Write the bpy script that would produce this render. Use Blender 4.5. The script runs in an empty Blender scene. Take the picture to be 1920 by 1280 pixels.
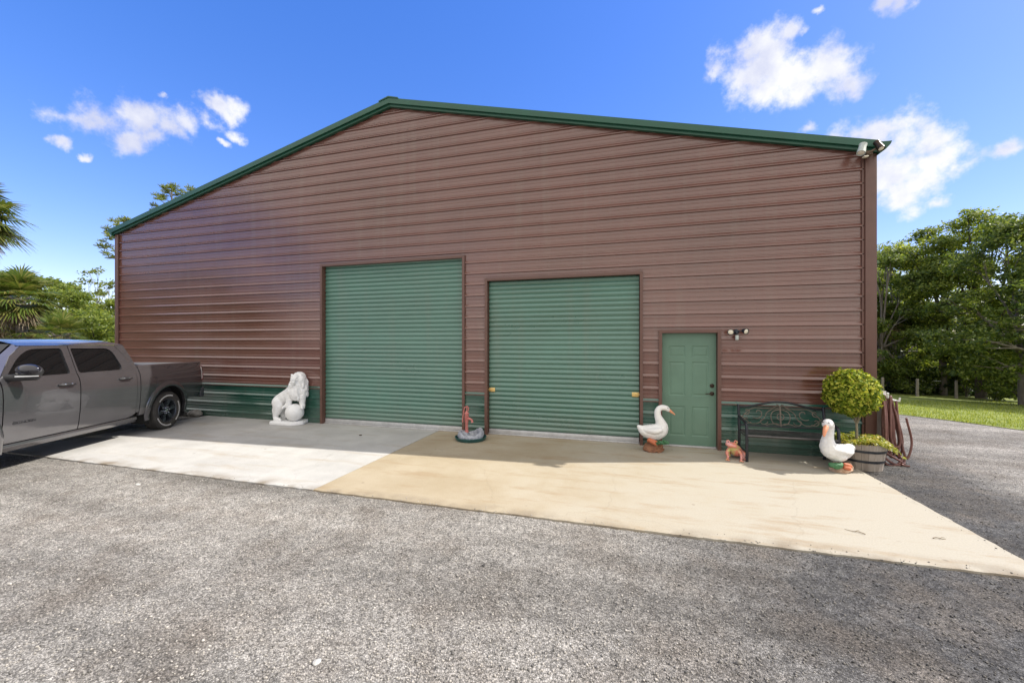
import bpy, bmesh, math, random
import numpy as np
from mathutils import Vector, Matrix, noise as mnoise
from mathutils.geometry import delaunay_2d_cdt

R = math.radians
scene = bpy.context.scene
col = scene.collection

# ---------------------------------------------------------------- camera
F_PX, HOR = 750.0, 642.0            # focal length in photo pixels, horizon row
YAW = R(16.0)
CAM = Vector((0.0, -7.82, 1.90))
cam_data = bpy.data.cameras.new('camera')
cam_data.sensor_width = 36.0
cam_data.lens = 36.0 * F_PX / 1920.0
cam_data.shift_y = (HOR - 640.0) / 1920.0
cam_data.clip_start = 0.05
cam_data.clip_end = 2000.0
cam = bpy.data.objects.new('camera', cam_data)
col.objects.link(cam)
cam.location = CAM
cam.rotation_euler = (R(90), 0, YAW)
scene.camera = cam

# ---------------------------------------------------------------- light
SUN_DIR = Vector((0.955, 0.290, 0.0)).normalized()
SUN_EL = R(44.3)
sun_vec = Vector((SUN_DIR.x * math.cos(SUN_EL), SUN_DIR.y * math.cos(SUN_EL), math.sin(SUN_EL)))
sun_data = bpy.data.lights.new('sun', 'SUN')
sun_data.energy = 2.7
sun_data.angle = R(0.53)
sun_data.color = (1.0, 0.95, 0.86)
sun = bpy.data.objects.new('sun', sun_data)
col.objects.link(sun)
sun.rotation_euler = sun_vec.to_track_quat('Z', 'Y').to_euler()
sun.location = (20, 10, 30)

scene.view_settings.view_transform = 'Standard'
scene.view_settings.look = 'None'
scene.view_settings.gamma = 1.0
scene.view_settings.exposure = 1.3


def cam_dir(px, py):
    u, v = (px - 960.0) / F_PX, (HOR - py) / F_PX
    return Vector((-math.sin(YAW) + u * math.cos(YAW), math.cos(YAW) + u * math.sin(YAW), v))


SKY_STRENGTH = 0.15
world = bpy.data.worlds.new('World')
scene.world = world
world.use_nodes = True


def build_world():
    nt = world.node_tree
    nt.nodes.clear()
    N, L = nt.nodes, nt.links
    out = N.new('ShaderNodeOutputWorld')
    bg = N.new('ShaderNodeBackground')
    bg.inputs['Strength'].default_value = SKY_STRENGTH
    L.new(bg.outputs[0], out.inputs['Surface'])
    sky = N.new('ShaderNodeTexSky')
    sky.sky_type = 'NISHITA'
    sky.sun_disc = False
    sky.sun_elevation = SUN_EL
    sky.sun_rotation = math.atan2(sun_vec.x, sun_vec.y)
    sky.air_density = 1.0
    sky.dust_density = 0.35
    sky.ozone_density = 2.2
    hs = N.new('ShaderNodeHueSaturation')
    hs.inputs['Hue'].default_value = 0.512
    hs.inputs['Saturation'].default_value = 1.75
    hs.inputs['Value'].default_value = 1.22
    gm = N.new('ShaderNodeGamma'); gm.inputs['Gamma'].default_value = 0.62
    L.new(sky.outputs[0], gm.inputs['Color'])
    tint = N.new('ShaderNodeMix'); tint.data_type = 'RGBA'; tint.blend_type = 'MULTIPLY'; tint.inputs[0].default_value = 1.0
    tint.inputs[7].default_value = (0.99, 0.935, 1.0, 1)
    L.new(gm.outputs[0], tint.inputs[6])
    L.new(tint.outputs[2], hs.inputs['Color'])
    tc = N.new('ShaderNodeTexCoord')
    vec = tc.outputs['Generated']
    # each cloud is a cluster of soft puffs around fixed directions of the sky
    puffs = [
        (1335, 150, 24), (1385, 140, 40), (1395, 95, 34), (1430, 120, 66), (1425, 78, 40), (1480, 48, 26), (1508, 45, 16),
        (1480, 130, 62), (1535, 140, 56), (1570, 128, 42), (1590, 150, 30), (1440, 165, 32),
        (1560, 268, 34), (1600, 262, 44), (1650, 245, 48), (1690, 270, 58), (1740, 270, 46), (1680, 315, 62), (1760, 305, 44),
        (1800, 318, 36), (1785, 300, 46), (1830, 310, 38), (1868, 300, 32), (1895, 290, 24), (1740, 340, 50), (1720, 395, 34), (1580, 290, 36), (1690, 365, 46), (1765, 378, 28), (1640, 330, 50), (1510, 254, 18),
        (85, 199, 33), (122, 203, 40), (160, 206, 42), (195, 222, 38), (235, 212, 42), (265, 226, 40), (225, 255, 38),
        (270, 258, 28), (312, 244, 32), (350, 238, 27), (388, 238, 19), (98, 255, 18), (148, 284, 10),
        (408, 206, 21), (440, 209, 25), (425, 220, 17), (450, 262, 15), (423, 275, 9), (300, 192, 10),
        (1640, -6, 22), (1675, -4, 28), (1705, -4, 16), (1540, 0, 9),
    ]
    nz = N.new('ShaderNodeTexNoise')
    nz.inputs['Scale'].default_value = 7.0
    nz.inputs['Detail'].default_value = 9.0
    nz.inputs['Roughness'].default_value = 0.60
    L.new(vec, nz.inputs['Vector'])
    # turbulence: push the lookup direction about a little
    sub = N.new('ShaderNodeVectorMath'); sub.operation = 'SUBTRACT'
    L.new(nz.outputs['Color'], sub.inputs[0]); sub.inputs[1].default_value = (0.5, 0.5, 0.5)
    mad = N.new('ShaderNodeVectorMath'); mad.operation = 'MULTIPLY_ADD'
    L.new(sub.outputs[0], mad.inputs[0]); mad.inputs[1].default_value = (0.085, 0.085, 0.085); L.new(vec, mad.inputs[2])
    sq = N.new('ShaderNodeVectorMath'); sq.operation = 'MULTIPLY'; L.new(mad.outputs[0], sq.inputs[0]); sq.inputs[1].default_value = (1, 1, 1.3)
    warped = sq.outputs[0]
    last = None
    for (px, py, r) in puffs:
        c = cam_dir(px, py).normalized()
        e = cam_dir(px + r, py).normalized()
        rad = (c - e).length * (1.72 if px > 960 else 1.58)
        c = Vector((c.x, c.y, c.z * 1.3))
        d = N.new('ShaderNodeVectorMath'); d.operation = 'DISTANCE'
        L.new(warped, d.inputs[0]); d.inputs[1].default_value = c
        m = N.new('ShaderNodeMath'); m.operation = 'MULTIPLY_ADD'
        L.new(d.outputs['Value'], m.inputs[0]); m.inputs[1].default_value = -1.0 / rad; m.inputs[2].default_value = 1.0
        if last is None:
            last = m.outputs[0]
        else:
            x = N.new('ShaderNodeMath'); x.operation = 'SMOOTH_MAX'
            L.new(last, x.inputs[0]); L.new(m.outputs[0], x.inputs[1]); x.inputs[2].default_value = 0.25
            last = x.outputs[0]
    n2 = N.new('ShaderNodeTexNoise')
    n2.inputs['Scale'].default_value = 16.0
    n2.inputs['Detail'].default_value = 8.0
    n2.inputs['Roughness'].default_value = 0.62
    L.new(vec, n2.inputs['Vector'])
    a = N.new('ShaderNodeMath'); a.operation = 'MULTIPLY_ADD'
    L.new(n2.outputs['Fac'], a.inputs[0]); a.inputs[1].default_value = 2.6; a.inputs[2].default_value = -1.34
    s = N.new('ShaderNodeMath'); s.operation = 'ADD'
    L.new(last, s.inputs[0]); L.new(a.outputs[0], s.inputs[1])
    alpha = N.new('ShaderNodeMapRange'); alpha.interpolation_type = 'SMOOTHSTEP'
    alpha.inputs['From Min'].default_value = 0.06
    alpha.inputs['From Max'].default_value = 0.85
    L.new(s.outputs[0], alpha.inputs['Value'])
    shade = N.new('ShaderNodeMapRange')
    shade.inputs['From Min'].default_value = 0.36
    shade.inputs['From Max'].default_value = 0.60
    L.new(nz.outputs['Fac'], shade.inputs['Value'])
    cm = N.new('ShaderNodeMix'); cm.data_type = 'RGBA'
    k = 0.44 / SKY_STRENGTH
    cm.inputs[6].default_value = (0.62 * k, 0.66 * k, 0.86 * k, 1)
    cm.inputs[7].default_value = (1.0 * k, 1.0 * k, 1.0 * k, 1)
    L.new(shade.outputs[0], cm.inputs[0])
    mix = N.new('ShaderNodeMix'); mix.data_type = 'RGBA'
    L.new(alpha.outputs[0], mix.inputs[0]); L.new(hs.outputs[0], mix.inputs[6]); L.new(cm.outputs[2], mix.inputs[7])
    # unseen bright cloud added behind the viewer to lift the barn front and shade
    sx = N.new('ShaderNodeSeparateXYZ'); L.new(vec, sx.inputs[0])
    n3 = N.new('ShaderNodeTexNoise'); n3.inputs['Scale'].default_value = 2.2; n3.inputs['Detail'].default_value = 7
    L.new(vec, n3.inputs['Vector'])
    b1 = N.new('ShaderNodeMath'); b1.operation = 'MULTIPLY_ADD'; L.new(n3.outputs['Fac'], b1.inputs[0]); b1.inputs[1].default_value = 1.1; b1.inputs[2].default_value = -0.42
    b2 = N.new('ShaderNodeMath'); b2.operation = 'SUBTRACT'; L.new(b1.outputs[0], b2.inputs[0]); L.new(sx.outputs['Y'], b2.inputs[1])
    fill_bank = N.new('ShaderNodeMapRange'); fill_bank.interpolation_type = 'SMOOTHSTEP'
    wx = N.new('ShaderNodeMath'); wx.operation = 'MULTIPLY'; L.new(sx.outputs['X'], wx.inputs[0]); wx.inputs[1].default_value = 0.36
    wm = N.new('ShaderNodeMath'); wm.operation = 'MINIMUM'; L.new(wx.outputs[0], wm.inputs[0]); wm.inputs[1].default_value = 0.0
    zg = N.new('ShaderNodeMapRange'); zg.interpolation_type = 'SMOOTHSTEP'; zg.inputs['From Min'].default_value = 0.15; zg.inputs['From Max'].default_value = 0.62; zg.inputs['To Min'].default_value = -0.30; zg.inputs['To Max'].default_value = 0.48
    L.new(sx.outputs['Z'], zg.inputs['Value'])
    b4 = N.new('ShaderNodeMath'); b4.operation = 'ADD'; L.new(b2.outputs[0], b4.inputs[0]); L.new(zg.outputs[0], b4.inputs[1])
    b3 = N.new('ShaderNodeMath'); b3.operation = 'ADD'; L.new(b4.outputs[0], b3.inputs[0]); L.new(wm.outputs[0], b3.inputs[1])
    fill_bank.inputs['From Min'].default_value = 0.18; fill_bank.inputs['From Max'].default_value = 0.62
    L.new(b3.outputs[0], fill_bank.inputs['Value'])
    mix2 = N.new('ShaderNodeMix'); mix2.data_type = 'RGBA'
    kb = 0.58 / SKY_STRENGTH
    L.new(fill_bank.outputs[0], mix2.inputs[0]); L.new(mix.outputs[2], mix2.inputs[6]); mix2.inputs[7].default_value = (1.0 * kb, 0.96 * kb, 0.90 * kb, 1)
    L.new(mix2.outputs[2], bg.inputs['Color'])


build_world()

# ---------------------------------------------------------------- helpers
def tag(o, label=None, cat=None, group=None, kind=None):
    if label: o['label'] = label
    if cat: o['category'] = cat
    if group: o['group'] = group
    if kind: o['kind'] = kind
    return o


def empty(name, loc=(0, 0, 0), rz=0.0, label=None, cat=None, group=None):
    o = bpy.data.objects.new(name, None)
    o.empty_display_size = 0.2
    col.objects.link(o)
    o.location = loc
    o.rotation_euler = (0, 0, rz)
    return tag(o, label, cat, group)


def finish(me, smooth):
    if smooth is None:
        return
    n = len(me.polygons)
    me.polygons.foreach_set('use_smooth', np.ones(n, dtype=bool))
    if smooth < 179:
        me.set_sharp_from_angle(angle=R(smooth))


def link(name, me, material, parent=None, loc=None, rot=None):
    o = bpy.data.objects.new(name, me)
    col.objects.link(o)
    if material is not None:
        me.materials.clear()
        for m in (material if isinstance(material, (list, tuple)) else [material]):
            me.materials.append(m)
    if parent is not None: o.parent = parent
    if loc is not None: o.location = loc
    if rot is not None: o.rotation_euler = rot
    return o


def obj(name, bm, material, parent=None, smooth=None, loc=None, rot=None, bevel=0.0):
    bmesh.ops.recalc_face_normals(bm, faces=bm.faces[:])
    if bevel > 0:
        es = [e for e in bm.edges if len(e.link_faces) == 2 and e.calc_face_angle(0) > R(35)]
        bmesh.ops.bevel(bm, geom=es, offset=bevel, segments=2, profile=0.5, affect='EDGES', clamp_overlap=True)
        if smooth is None: smooth = 40
    me = bpy.data.meshes.new(name)
    bm.to_mesh(me); bm.free()
    finish(me, smooth)
    return link(name, me, material, parent, loc, rot)


def np_mesh(name, V, faces, material, parent=None, smooth=None, loc=None, rot=None):
    """faces: (n,k) array of equal-sized polygons"""
    V = np.asarray(V, dtype=np.float32); faces = np.asarray(faces, dtype=np.int32)
    me = bpy.data.meshes.new(name)
    n, k = faces.shape
    me.vertices.add(len(V)); me.vertices.foreach_set('co', V.ravel())
    me.loops.add(n * k); me.loops.foreach_set('vertex_index', faces.ravel())
    me.polygons.add(n)
    me.polygons.foreach_set('loop_start', np.arange(n, dtype=np.int32) * k)
    me.update(calc_edges=True)
    finish(me, smooth)
    return link(name, me, material, parent, loc, rot)


def box(bm, x0, x1, y0, y1, z0, z1, M=None):
    vs = [bm.verts.new(v) for v in ((x0, y0, z0), (x1, y0, z0), (x1, y1, z0), (x0, y1, z0),
                                    (x0, y0, z1), (x1, y0, z1), (x1, y1, z1), (x0, y1, z1))]
    for f in ((3, 2, 1, 0), (4, 5, 6, 7), (0, 1, 5, 4), (1, 2, 6, 5), (2, 3, 7, 6), (3, 0, 4, 7)):
        bm.faces.new([vs[i] for i in f])
    if M is not None: bmesh.ops.transform(bm, matrix=M, verts=vs)
    return vs


def prism(bm, pts, axis, a, b):
    """extrude a polygon; axis 'y': pts are (x,z); axis 'x': pts are (y,z); axis 'z': pts are (x,y)"""
    def mk(p, t):
        if axis == 'y': return (p[0], t, p[1])
        if axis == 'x': return (t, p[0], p[1])
        return (p[0], p[1], t)
    A = [bm.verts.new(mk(p, a)) for p in pts]
    B = [bm.verts.new(mk(p, b)) for p in pts]
    n = len(pts)
    bm.faces.new(A[::-1]); bm.faces.new(B)
    for i in range(n):
        bm.faces.new((A[i], A[(i + 1) % n], B[(i + 1) % n], B[i]))
    return A + B


def tube(bm, pts, r, n=8, closed=False, cap=True):
    pts = [Vector(p) for p in pts]
    m = len(pts)
    rad = list(r) if isinstance(r, (list, tuple, np.ndarray)) else [r] * m
    T = []
    for i in range(m):
        if closed: t = pts[(i + 1) % m] - pts[(i - 1) % m]
        else: t = pts[min(i + 1, m - 1)] - pts[max(i - 1, 0)]
        T.append(t.normalized() if t.length > 1e-9 else Vector((0, 0, 1)))
    up = Vector((0, 0, 1)) if abs(T[0].z) < 0.9 else Vector((1, 0, 0))
    nrm = (up - T[0] * up.dot(T[0])).normalized()
    rings = []
    for i in range(m):
        nrm = (nrm - T[i] * nrm.dot(T[i]))
        nrm = nrm.normalized() if nrm.length > 1e-6 else T[i].orthogonal().normalized()
        b = T[i].cross(nrm)
        rings.append([bm.verts.new(pts[i] + (nrm * math.cos(2 * math.pi * k / n) + b * math.sin(2 * math.pi * k / n)) * rad[i]) for k in range(n)])
    for i in range(m if closed else m - 1):
        A, B = rings[i], rings[(i + 1) % m]
        for k in range(n):
            bm.faces.new((A[k], A[(k + 1) % n], B[(k + 1) % n], B[k]))
    if cap and not closed:
        bm.faces.new(rings[0][::-1]); bm.faces.new(rings[-1])


def lathe(bm, prof, n=24, M=None, cap=True, closed=False):
    """prof: (r, h) pairs revolved about z"""
    rings = []
    new = []
    for (r, h) in prof:
        ring = [bm.verts.new((r * math.cos(2 * math.pi * k / n), r * math.sin(2 * math.pi * k / n), h)) for k in range(n)]
        rings.append(ring); new += ring
    m = len(rings)
    for i in range(m if closed else m - 1):
        A, B = rings[i], rings[(i + 1) % m]
        for k in range(n):
            bm.faces.new((A[k], A[(k + 1) % n], B[(k + 1) % n], B[k]))
    if cap and not closed:
        bm.faces.new(rings[0][::-1]); bm.faces.new(rings[-1])
    if M is not None: bmesh.ops.transform(bm, matrix=M, verts=new)
    return new


_UV = {}


def ball(bm, c, r, u=14, v=10, rot=None):
    if not isinstance(r, (tuple, list)): r = (r, r, r)
    if (u, v) not in _UV:
        pts = [Vector((0, 0, 1))]
        for j in range(1, v):
            t = math.pi * j / v
            for i in range(u):
                pts.append(Vector((math.sin(t) * math.cos(2 * math.pi * i / u), math.sin(t) * math.sin(2 * math.pi * i / u), math.cos(t))))
        pts.append(Vector((0, 0, -1)))
        fs = [(0, 1 + i, 1 + (i + 1) % u) for i in range(u)]
        for j in range(v - 2):
            o = 1 + j * u
            fs += [(o + i, o + u + i, o + u + (i + 1) % u, o + (i + 1) % u) for i in range(u)]
        o = 1 + (v - 2) * u; e = len(pts) - 1
        fs += [(o + (i + 1) % u, o + i, e) for i in range(u)]
        _UV[(u, v)] = (pts, fs)
    pts, fs = _UV[(u, v)]
    M = Matrix.Translation((float(c[0]), float(c[1]), float(c[2])))
    if rot is not None: M = M @ rot
    M = M @ Matrix.Diagonal((r[0], r[1], r[2], 1))
    vs = [bm.verts.new(M @ p) for p in pts]
    for f in fs: bm.faces.new([vs[k] for k in f])


def spline(pts, n):
    """Catmull-Rom through pts (any dimension)"""
    P = np.array(pts, dtype=float)
    P = np.vstack([2 * P[0] - P[1], P, 2 * P[-1] - P[-2]])
    segs = len(P) - 3
    out = []
    for t in np.linspace(0, segs, n):
        i = min(int(t), segs - 1); f = t - i
        p0, p1, p2, p3 = P[i:i + 4]
        out.append(0.5 * ((2 * p1) + (-p0 + p2) * f + (2 * p0 - 5 * p1 + 4 * p2 - p3) * f * f + (-p0 + 3 * p1 - 3 * p2 + p3) * f ** 3))
    return np.array(out)


def limb(bm, pts, n=14):
    """a chain of overlapping balls along (x,y,z,r) points"""
    S = spline(pts, n)
    for s in S:
        ball(bm, s[:3], max(float(s[3]), 0.004), 12, 8)


def organic(name, bm, voxel, iters, material, parent=None, warp=None, loc=None, rot=None):
    """weld overlapping solids into one continuous smooth skin"""
    me = bpy.data.meshes.new('solid'); bm.to_mesh(me); bm.free()
    o = bpy.data.objects.new('solid', me); col.objects.link(o)
    md = o.modifiers.new('r', 'REMESH'); md.mode = 'VOXEL'; md.voxel_size = voxel
    if iters:
        sm = o.modifiers.new('s', 'SMOOTH'); sm.factor = 0.5; sm.iterations = iters
    dg = bpy.context.evaluated_depsgraph_get(); dg.update()
    res = bpy.data.meshes.new_from_object(o.evaluated_get(dg), depsgraph=dg)
    bpy.data.objects.remove(o); bpy.data.meshes.remove(me)
    res.name = name
    if warp:
        n = len(res.vertices)
        co = np.empty(n * 3, np.float32); no = np.empty(n * 3, np.float32)
        res.vertices.foreach_get('co', co); res.vertices.foreach_get('normal', no)
        new = [warp(Vector(a), Vector(b)) for a, b in zip(co.reshape(-1, 3).tolist(), no.reshape(-1, 3).tolist())]
        res.vertices.foreach_set('co', np.array(new, np.float32).ravel())
    finish(res, 180)
    return link(name, res, material, parent, loc, rot)


def text_mesh(body, size, depth):
    c = bpy.data.curves.new('letters', 'FONT'); c.body = body; c.size = size; c.extrude = depth
    c.align_x = 'CENTER'; c.align_y = 'CENTER'
    o = bpy.data.objects.new('letters', c); col.objects.link(o)
    dg = bpy.context.evaluated_depsgraph_get(); dg.update()
    me = bpy.data.meshes.new_from_object(o.evaluated_get(dg), depsgraph=dg)
    bpy.data.objects.remove(o); bpy.data.curves.remove(c)
    return me


# ---------------------------------------------------------------- materials
MATS = {}


def nmat(name):
    m = bpy.data.materials.new(name); m.use_nodes = True
    nt = m.node_tree
    return m, nt, nt.nodes, nt.links, nt.nodes['Principled BSDF']


def ramp(N, stops):
    r = N.new('ShaderNodeValToRGB')
    el = r.color_ramp.elements
    while len(el) < len(stops): el.new(0.5)
    for e, (p, c) in zip(el, stops):
        e.position = p
        e.color = (c, c, c, 1) if not isinstance(c, (tuple, list)) else tuple(c)[:3] + (1,)
    return r


def mat(name, c, rough=0.5, metal=0.0, var=0.12, scale=6.0, bump=0.0, bscale=60.0, stretch=(1, 1, 1), spec=0.5, coat=0.0, c2=None, dirt=0.0, crease=0.0):
    """paint/stone/metal with blotchy colour variation, roughness variation and fine bump"""
    if name in MATS: return MATS[name]
    m, nt, N, L, p = nmat(name)
    tc = N.new('ShaderNodeTexCoord')
    mp = N.new('ShaderNodeMapping'); mp.inputs['Scale'].default_value = stretch
    L.new(tc.outputs['Object'], mp.inputs['Vector'])
    nz = N.new('ShaderNodeTexNoise'); nz.inputs['Scale'].default_value = scale; nz.inputs['Detail'].default_value = 6; nz.inputs['Roughness'].default_value = 0.62
    L.new(mp.outputs[0], nz.inputs['Vector'])
    lo = tuple(max(0, x * (1 - var)) for x in c); hi = tuple(min(1, x * (1 + var)) for x in c)
    if c2 is not None: lo, hi = c, c2
    rp = ramp(N, [(0.3, lo), (0.7, hi)])
    L.new(nz.outputs['Fac'], rp.inputs[0])
    src = rp.outputs[0]
    if dirt > 0:
        n3 = N.new('ShaderNodeTexNoise'); n3.inputs['Scale'].default_value = scale * 0.35; n3.inputs['Detail'].default_value = 8; n3.inputs['Roughness'].default_value = 0.7
        L.new(mp.outputs[0], n3.inputs['Vector'])
        r3 = ramp(N, [(0.52, 0.0), (0.75, dirt)])
        L.new(n3.outputs['Fac'], r3.inputs[0])
        mx = N.new('ShaderNodeMix'); mx.data_type = 'RGBA'
        L.new(r3.outputs[0], mx.inputs[0]); L.new(src, mx.inputs[6]); mx.inputs[7].default_value = (0.16, 0.13, 0.10, 1)
        src = mx.outputs[2]
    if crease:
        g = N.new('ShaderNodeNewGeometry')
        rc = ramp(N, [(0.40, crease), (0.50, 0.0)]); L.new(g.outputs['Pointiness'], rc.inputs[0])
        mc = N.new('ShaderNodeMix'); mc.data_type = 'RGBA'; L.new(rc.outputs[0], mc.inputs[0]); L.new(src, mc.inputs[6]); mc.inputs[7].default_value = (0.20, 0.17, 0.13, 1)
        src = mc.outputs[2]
    L.new(src, p.inputs['Base Color'])
    rr = N.new('ShaderNodeMapRange'); rr.inputs['To Min'].default_value = max(0.02, rough * 0.8); rr.inputs['To Max'].default_value = min(1, rough * 1.2)
    L.new(nz.outputs['Fac'], rr.inputs['Value']); L.new(rr.outputs[0], p.inputs['Roughness'])
    p.inputs['Metallic'].default_value = metal
    p.inputs['Specular IOR Level'].default_value = spec
    if coat: p.inputs['Coat Weight'].default_value = coat; p.inputs['Coat Roughness'].default_value = 0.04
    if bump > 0:
        b2 = N.new('ShaderNodeTexNoise'); b2.inputs['Scale'].default_value = bscale; b2.inputs['Detail'].default_value = 5
        L.new(mp.outputs[0], b2.inputs['Vector'])
        bp = N.new('ShaderNodeBump'); bp.inputs['Strength'].default_value = 1.0; bp.inputs['Distance'].default_value = bump
        L.new(b2.outputs['Fac'], bp.inputs['Height']); L.new(bp.outputs[0], p.inputs['Normal'])
    MATS[name] = m
    return m


def leaf_mat(name, c0, c1, c2, trans=0.35, rough=0.5):
    """per-leaf random colour; light shines through the blades"""
    m, nt, N, L, p = nmat(name)
    g = N.new('ShaderNodeNewGeometry')
    rp = ramp(N, [(0.0, c0), (0.55, c1), (1.0, c2)])
    L.new(g.outputs['Random Per Island'], rp.inputs[0])
    L.new(rp.outputs[0], p.inputs['Base Color'])
    p.inputs['Roughness'].default_value = rough
    p.inputs['Specular IOR Level'].default_value = 0.35
    t = N.new('ShaderNodeBsdfTranslucent')
    hs = N.new('ShaderNodeHueSaturation'); hs.inputs['Value'].default_value = 1.55; hs.inputs['Hue'].default_value = 0.485; hs.inputs['Saturation'].default_value = 1.1
    L.new(rp.outputs[0], hs.inputs['Color']); L.new(hs.outputs[0], t.inputs['Color'])
    mx = N.new('ShaderNodeMixShader'); mx.inputs[0].default_value = trans
    L.new(p.outputs[0], mx.inputs[1]); L.new(t.outputs[0], mx.inputs[2])
    L.new(mx.outputs[0], N['Material Output'].inputs['Surface'])
    return m


def glass_mat():
    m, nt, N, L, p = nmat('tinted_glass')
    p.inputs['Base Color'].default_value = (0.004, 0.0045, 0.005, 1)
    p.inputs['Roughness'].default_value = 0.02
    p.inputs['Specular IOR Level'].default_value = 0.45
    return m




def sheet_metal(name, c, rough, wave, low_dirt=0.35):
    # painted sheet steel: oil-canned surface, faded patches, run-off streaks, dust low down
    m, nt, N, L, p = nmat(name)
    tc = N.new('ShaderNodeTexCoord'); co = tc.outputs['Object']
    def nz(scale, st, det=6, rg=0.6):
        mp = N.new('ShaderNodeMapping'); mp.inputs['Scale'].default_value = st; L.new(co, mp.inputs[0])
        n = N.new('ShaderNodeTexNoise'); n.inputs['Scale'].default_value = scale; n.inputs['Detail'].default_value = det; n.inputs['Roughness'].default_value = rg
        L.new(mp.outputs[0], n.inputs['Vector']); return n.outputs['Fac']
    fade = nz(0.8, (0.6, 1, 1.5))
    rp = ramp(N, [(0.32, tuple(x * 0.86 for x in c)), (0.70, tuple(min(1, x * 1.14) for x in c))]); L.new(fade, rp.inputs[0])
    streak = nz(1.6, (2.2, 1, 0.16), 5, 0.6)
    rs = ramp(N, [(0.52, 0.0), (0.80, 0.22)]); L.new(streak, rs.inputs[0])
    mx = N.new('ShaderNodeMix'); mx.data_type = 'RGBA'; L.new(rs.outputs[0], mx.inputs[0]); L.new(rp.outputs[0], mx.inputs[6]); mx.inputs[7].default_value = (0.19, 0.155, 0.125, 1)
    sx = N.new('ShaderNodeSeparateXYZ'); L.new(co, sx.inputs[0])
    mr = N.new('ShaderNodeMapRange'); mr.inputs['From Min'].default_value = 0.55; mr.inputs['From Max'].default_value = 0.0; mr.inputs['To Min'].default_value = 0.0; mr.inputs['To Max'].default_value = low_dirt
    L.new(sx.outputs['Z'], mr.inputs['Value'])
    sp = nz(5.0, (1, 1, 1.4), 8, 0.7)
    ml = N.new('ShaderNodeMath'); ml.operation = 'MULTIPLY'; L.new(mr.outputs[0], ml.inputs[0]); L.new(sp, ml.inputs[1])
    m2 = N.new('ShaderNodeMix'); m2.data_type = 'RGBA'; L.new(ml.outputs[0], m2.inputs[0]); L.new(mx.outputs[2], m2.inputs[6]); m2.inputs[7].default_value = (0.24, 0.215, 0.18, 1)
    L.new(m2.outputs[2], p.inputs['Base Color'])
    rr = N.new('ShaderNodeMapRange'); rr.inputs['From Min'].default_value = 0.3; rr.inputs['From Max'].default_value = 0.7; rr.inputs['To Min'].default_value = rough * 0.7; rr.inputs['To Max'].default_value = rough * 1.5
    L.new(fade, rr.inputs['Value']); L.new(rr.outputs[0], p.inputs['Roughness'])
    p.inputs['Specular IOR Level'].default_value = 1.0
    wv = nz(1.0, (0.8, 1, 2.0), 0, 0.5)
    bp = N.new('ShaderNodeBump'); bp.inputs['Strength'].default_value = 1.0; bp.inputs['Distance'].default_value = wave
    L.new(wv, bp.inputs['Height']); L.new(bp.outputs[0], p.inputs['Normal'])
    return m


BROWN = sheet_metal('brown_metal_paint', (0.154, 0.067, 0.051), 0.17, 0.0022)
BROWN_TRIM = mat('brown_trim_paint', (0.125, 0.062, 0.047), 0.40, 0.0, 0.12, 4, spec=0.5)
GREEN = sheet_metal('green_metal_paint', (0.021, 0.088, 0.064), 0.20, 0.0022)
GREEN_ROOF = mat('green_roof_paint', (0.014, 0.082, 0.050), 0.40, 0.0, 0.12, 3)
GREEN_SHUTTER = sheet_metal('green_shutter_paint', (0.076, 0.180, 0.140), 0.32, 0.003, low_dirt=0.5)
GREEN_DOOR = mat('green_door_paint', (0.115, 0.205, 0.150), 0.45, 0.0, 0.09, 2.5, 0.0005, 60, dirt=0.10)
GALV = mat('galvanised_steel', (0.52, 0.52, 0.53), 0.45, 0.3, 0.12, 9, dirt=0.25)
BRASS = mat('brass_latch', (0.70, 0.50, 0.20), 0.35, 0.6, 0.15, 20)
BLACK_METAL = mat('black_metal', (0.018, 0.019, 0.024), 0.38, 0.2, 0.2, 20)
DARK = mat('dark_void', (0.006, 0.006, 0.006), 0.9, 0, 0.1, 5)
BRONZE = mat('dark_bronze', (0.045, 0.030, 0.022), 0.35, 0.7, 0.2, 20)
# ================================================================ GROUND
XL, XR = -13.88, 3.83               # building ends
RIDGE_X = 0.5 * (XL + XR)
EAVE, APEX = 4.95, 7.11             # top of the siding at the eaves / the ridge
DEPTH = 20.0
PITCH = 0.2286
BAND = 0.82                         # top of the green wainscot


def terrain(x, y):
    q = x * 0.55 + y * 0.83
    s = np.clip((x - 4.2) / 3.0, 0, 1)
    drop = np.clip(0.055 * (q - 7.2), 0, 1.3) * s
    bump = 0.006 * np.sin(x * 1.7 + 0.6 * y) * np.sin(y * 1.3 - 0.5 * x)
    return -0.019 - drop + bump * np.clip((np.hypot(x, y + 7.8)) / 4, 0, 1) * 0.6


def ground_at(px, py):
    d = cam_dir(px, py)
    t = 1.0
    for _ in range(60):
        p = CAM + d * t
        h = p.z - float(terrain(p.x, p.y))
        t += h / max(-d.z, 1e-3) * 0.7
    return CAM + d * t


def slab_at(px, py, z=0.0):
    d = cam_dir(px, py)
    return CAM + d * ((z - CAM.z) / d.z)


def at_depth(px, py, zc):
    """the place that lies zc metres ahead along the optical axis in this direction"""
    return CAM + cam_dir(px, py) * zc


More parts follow.
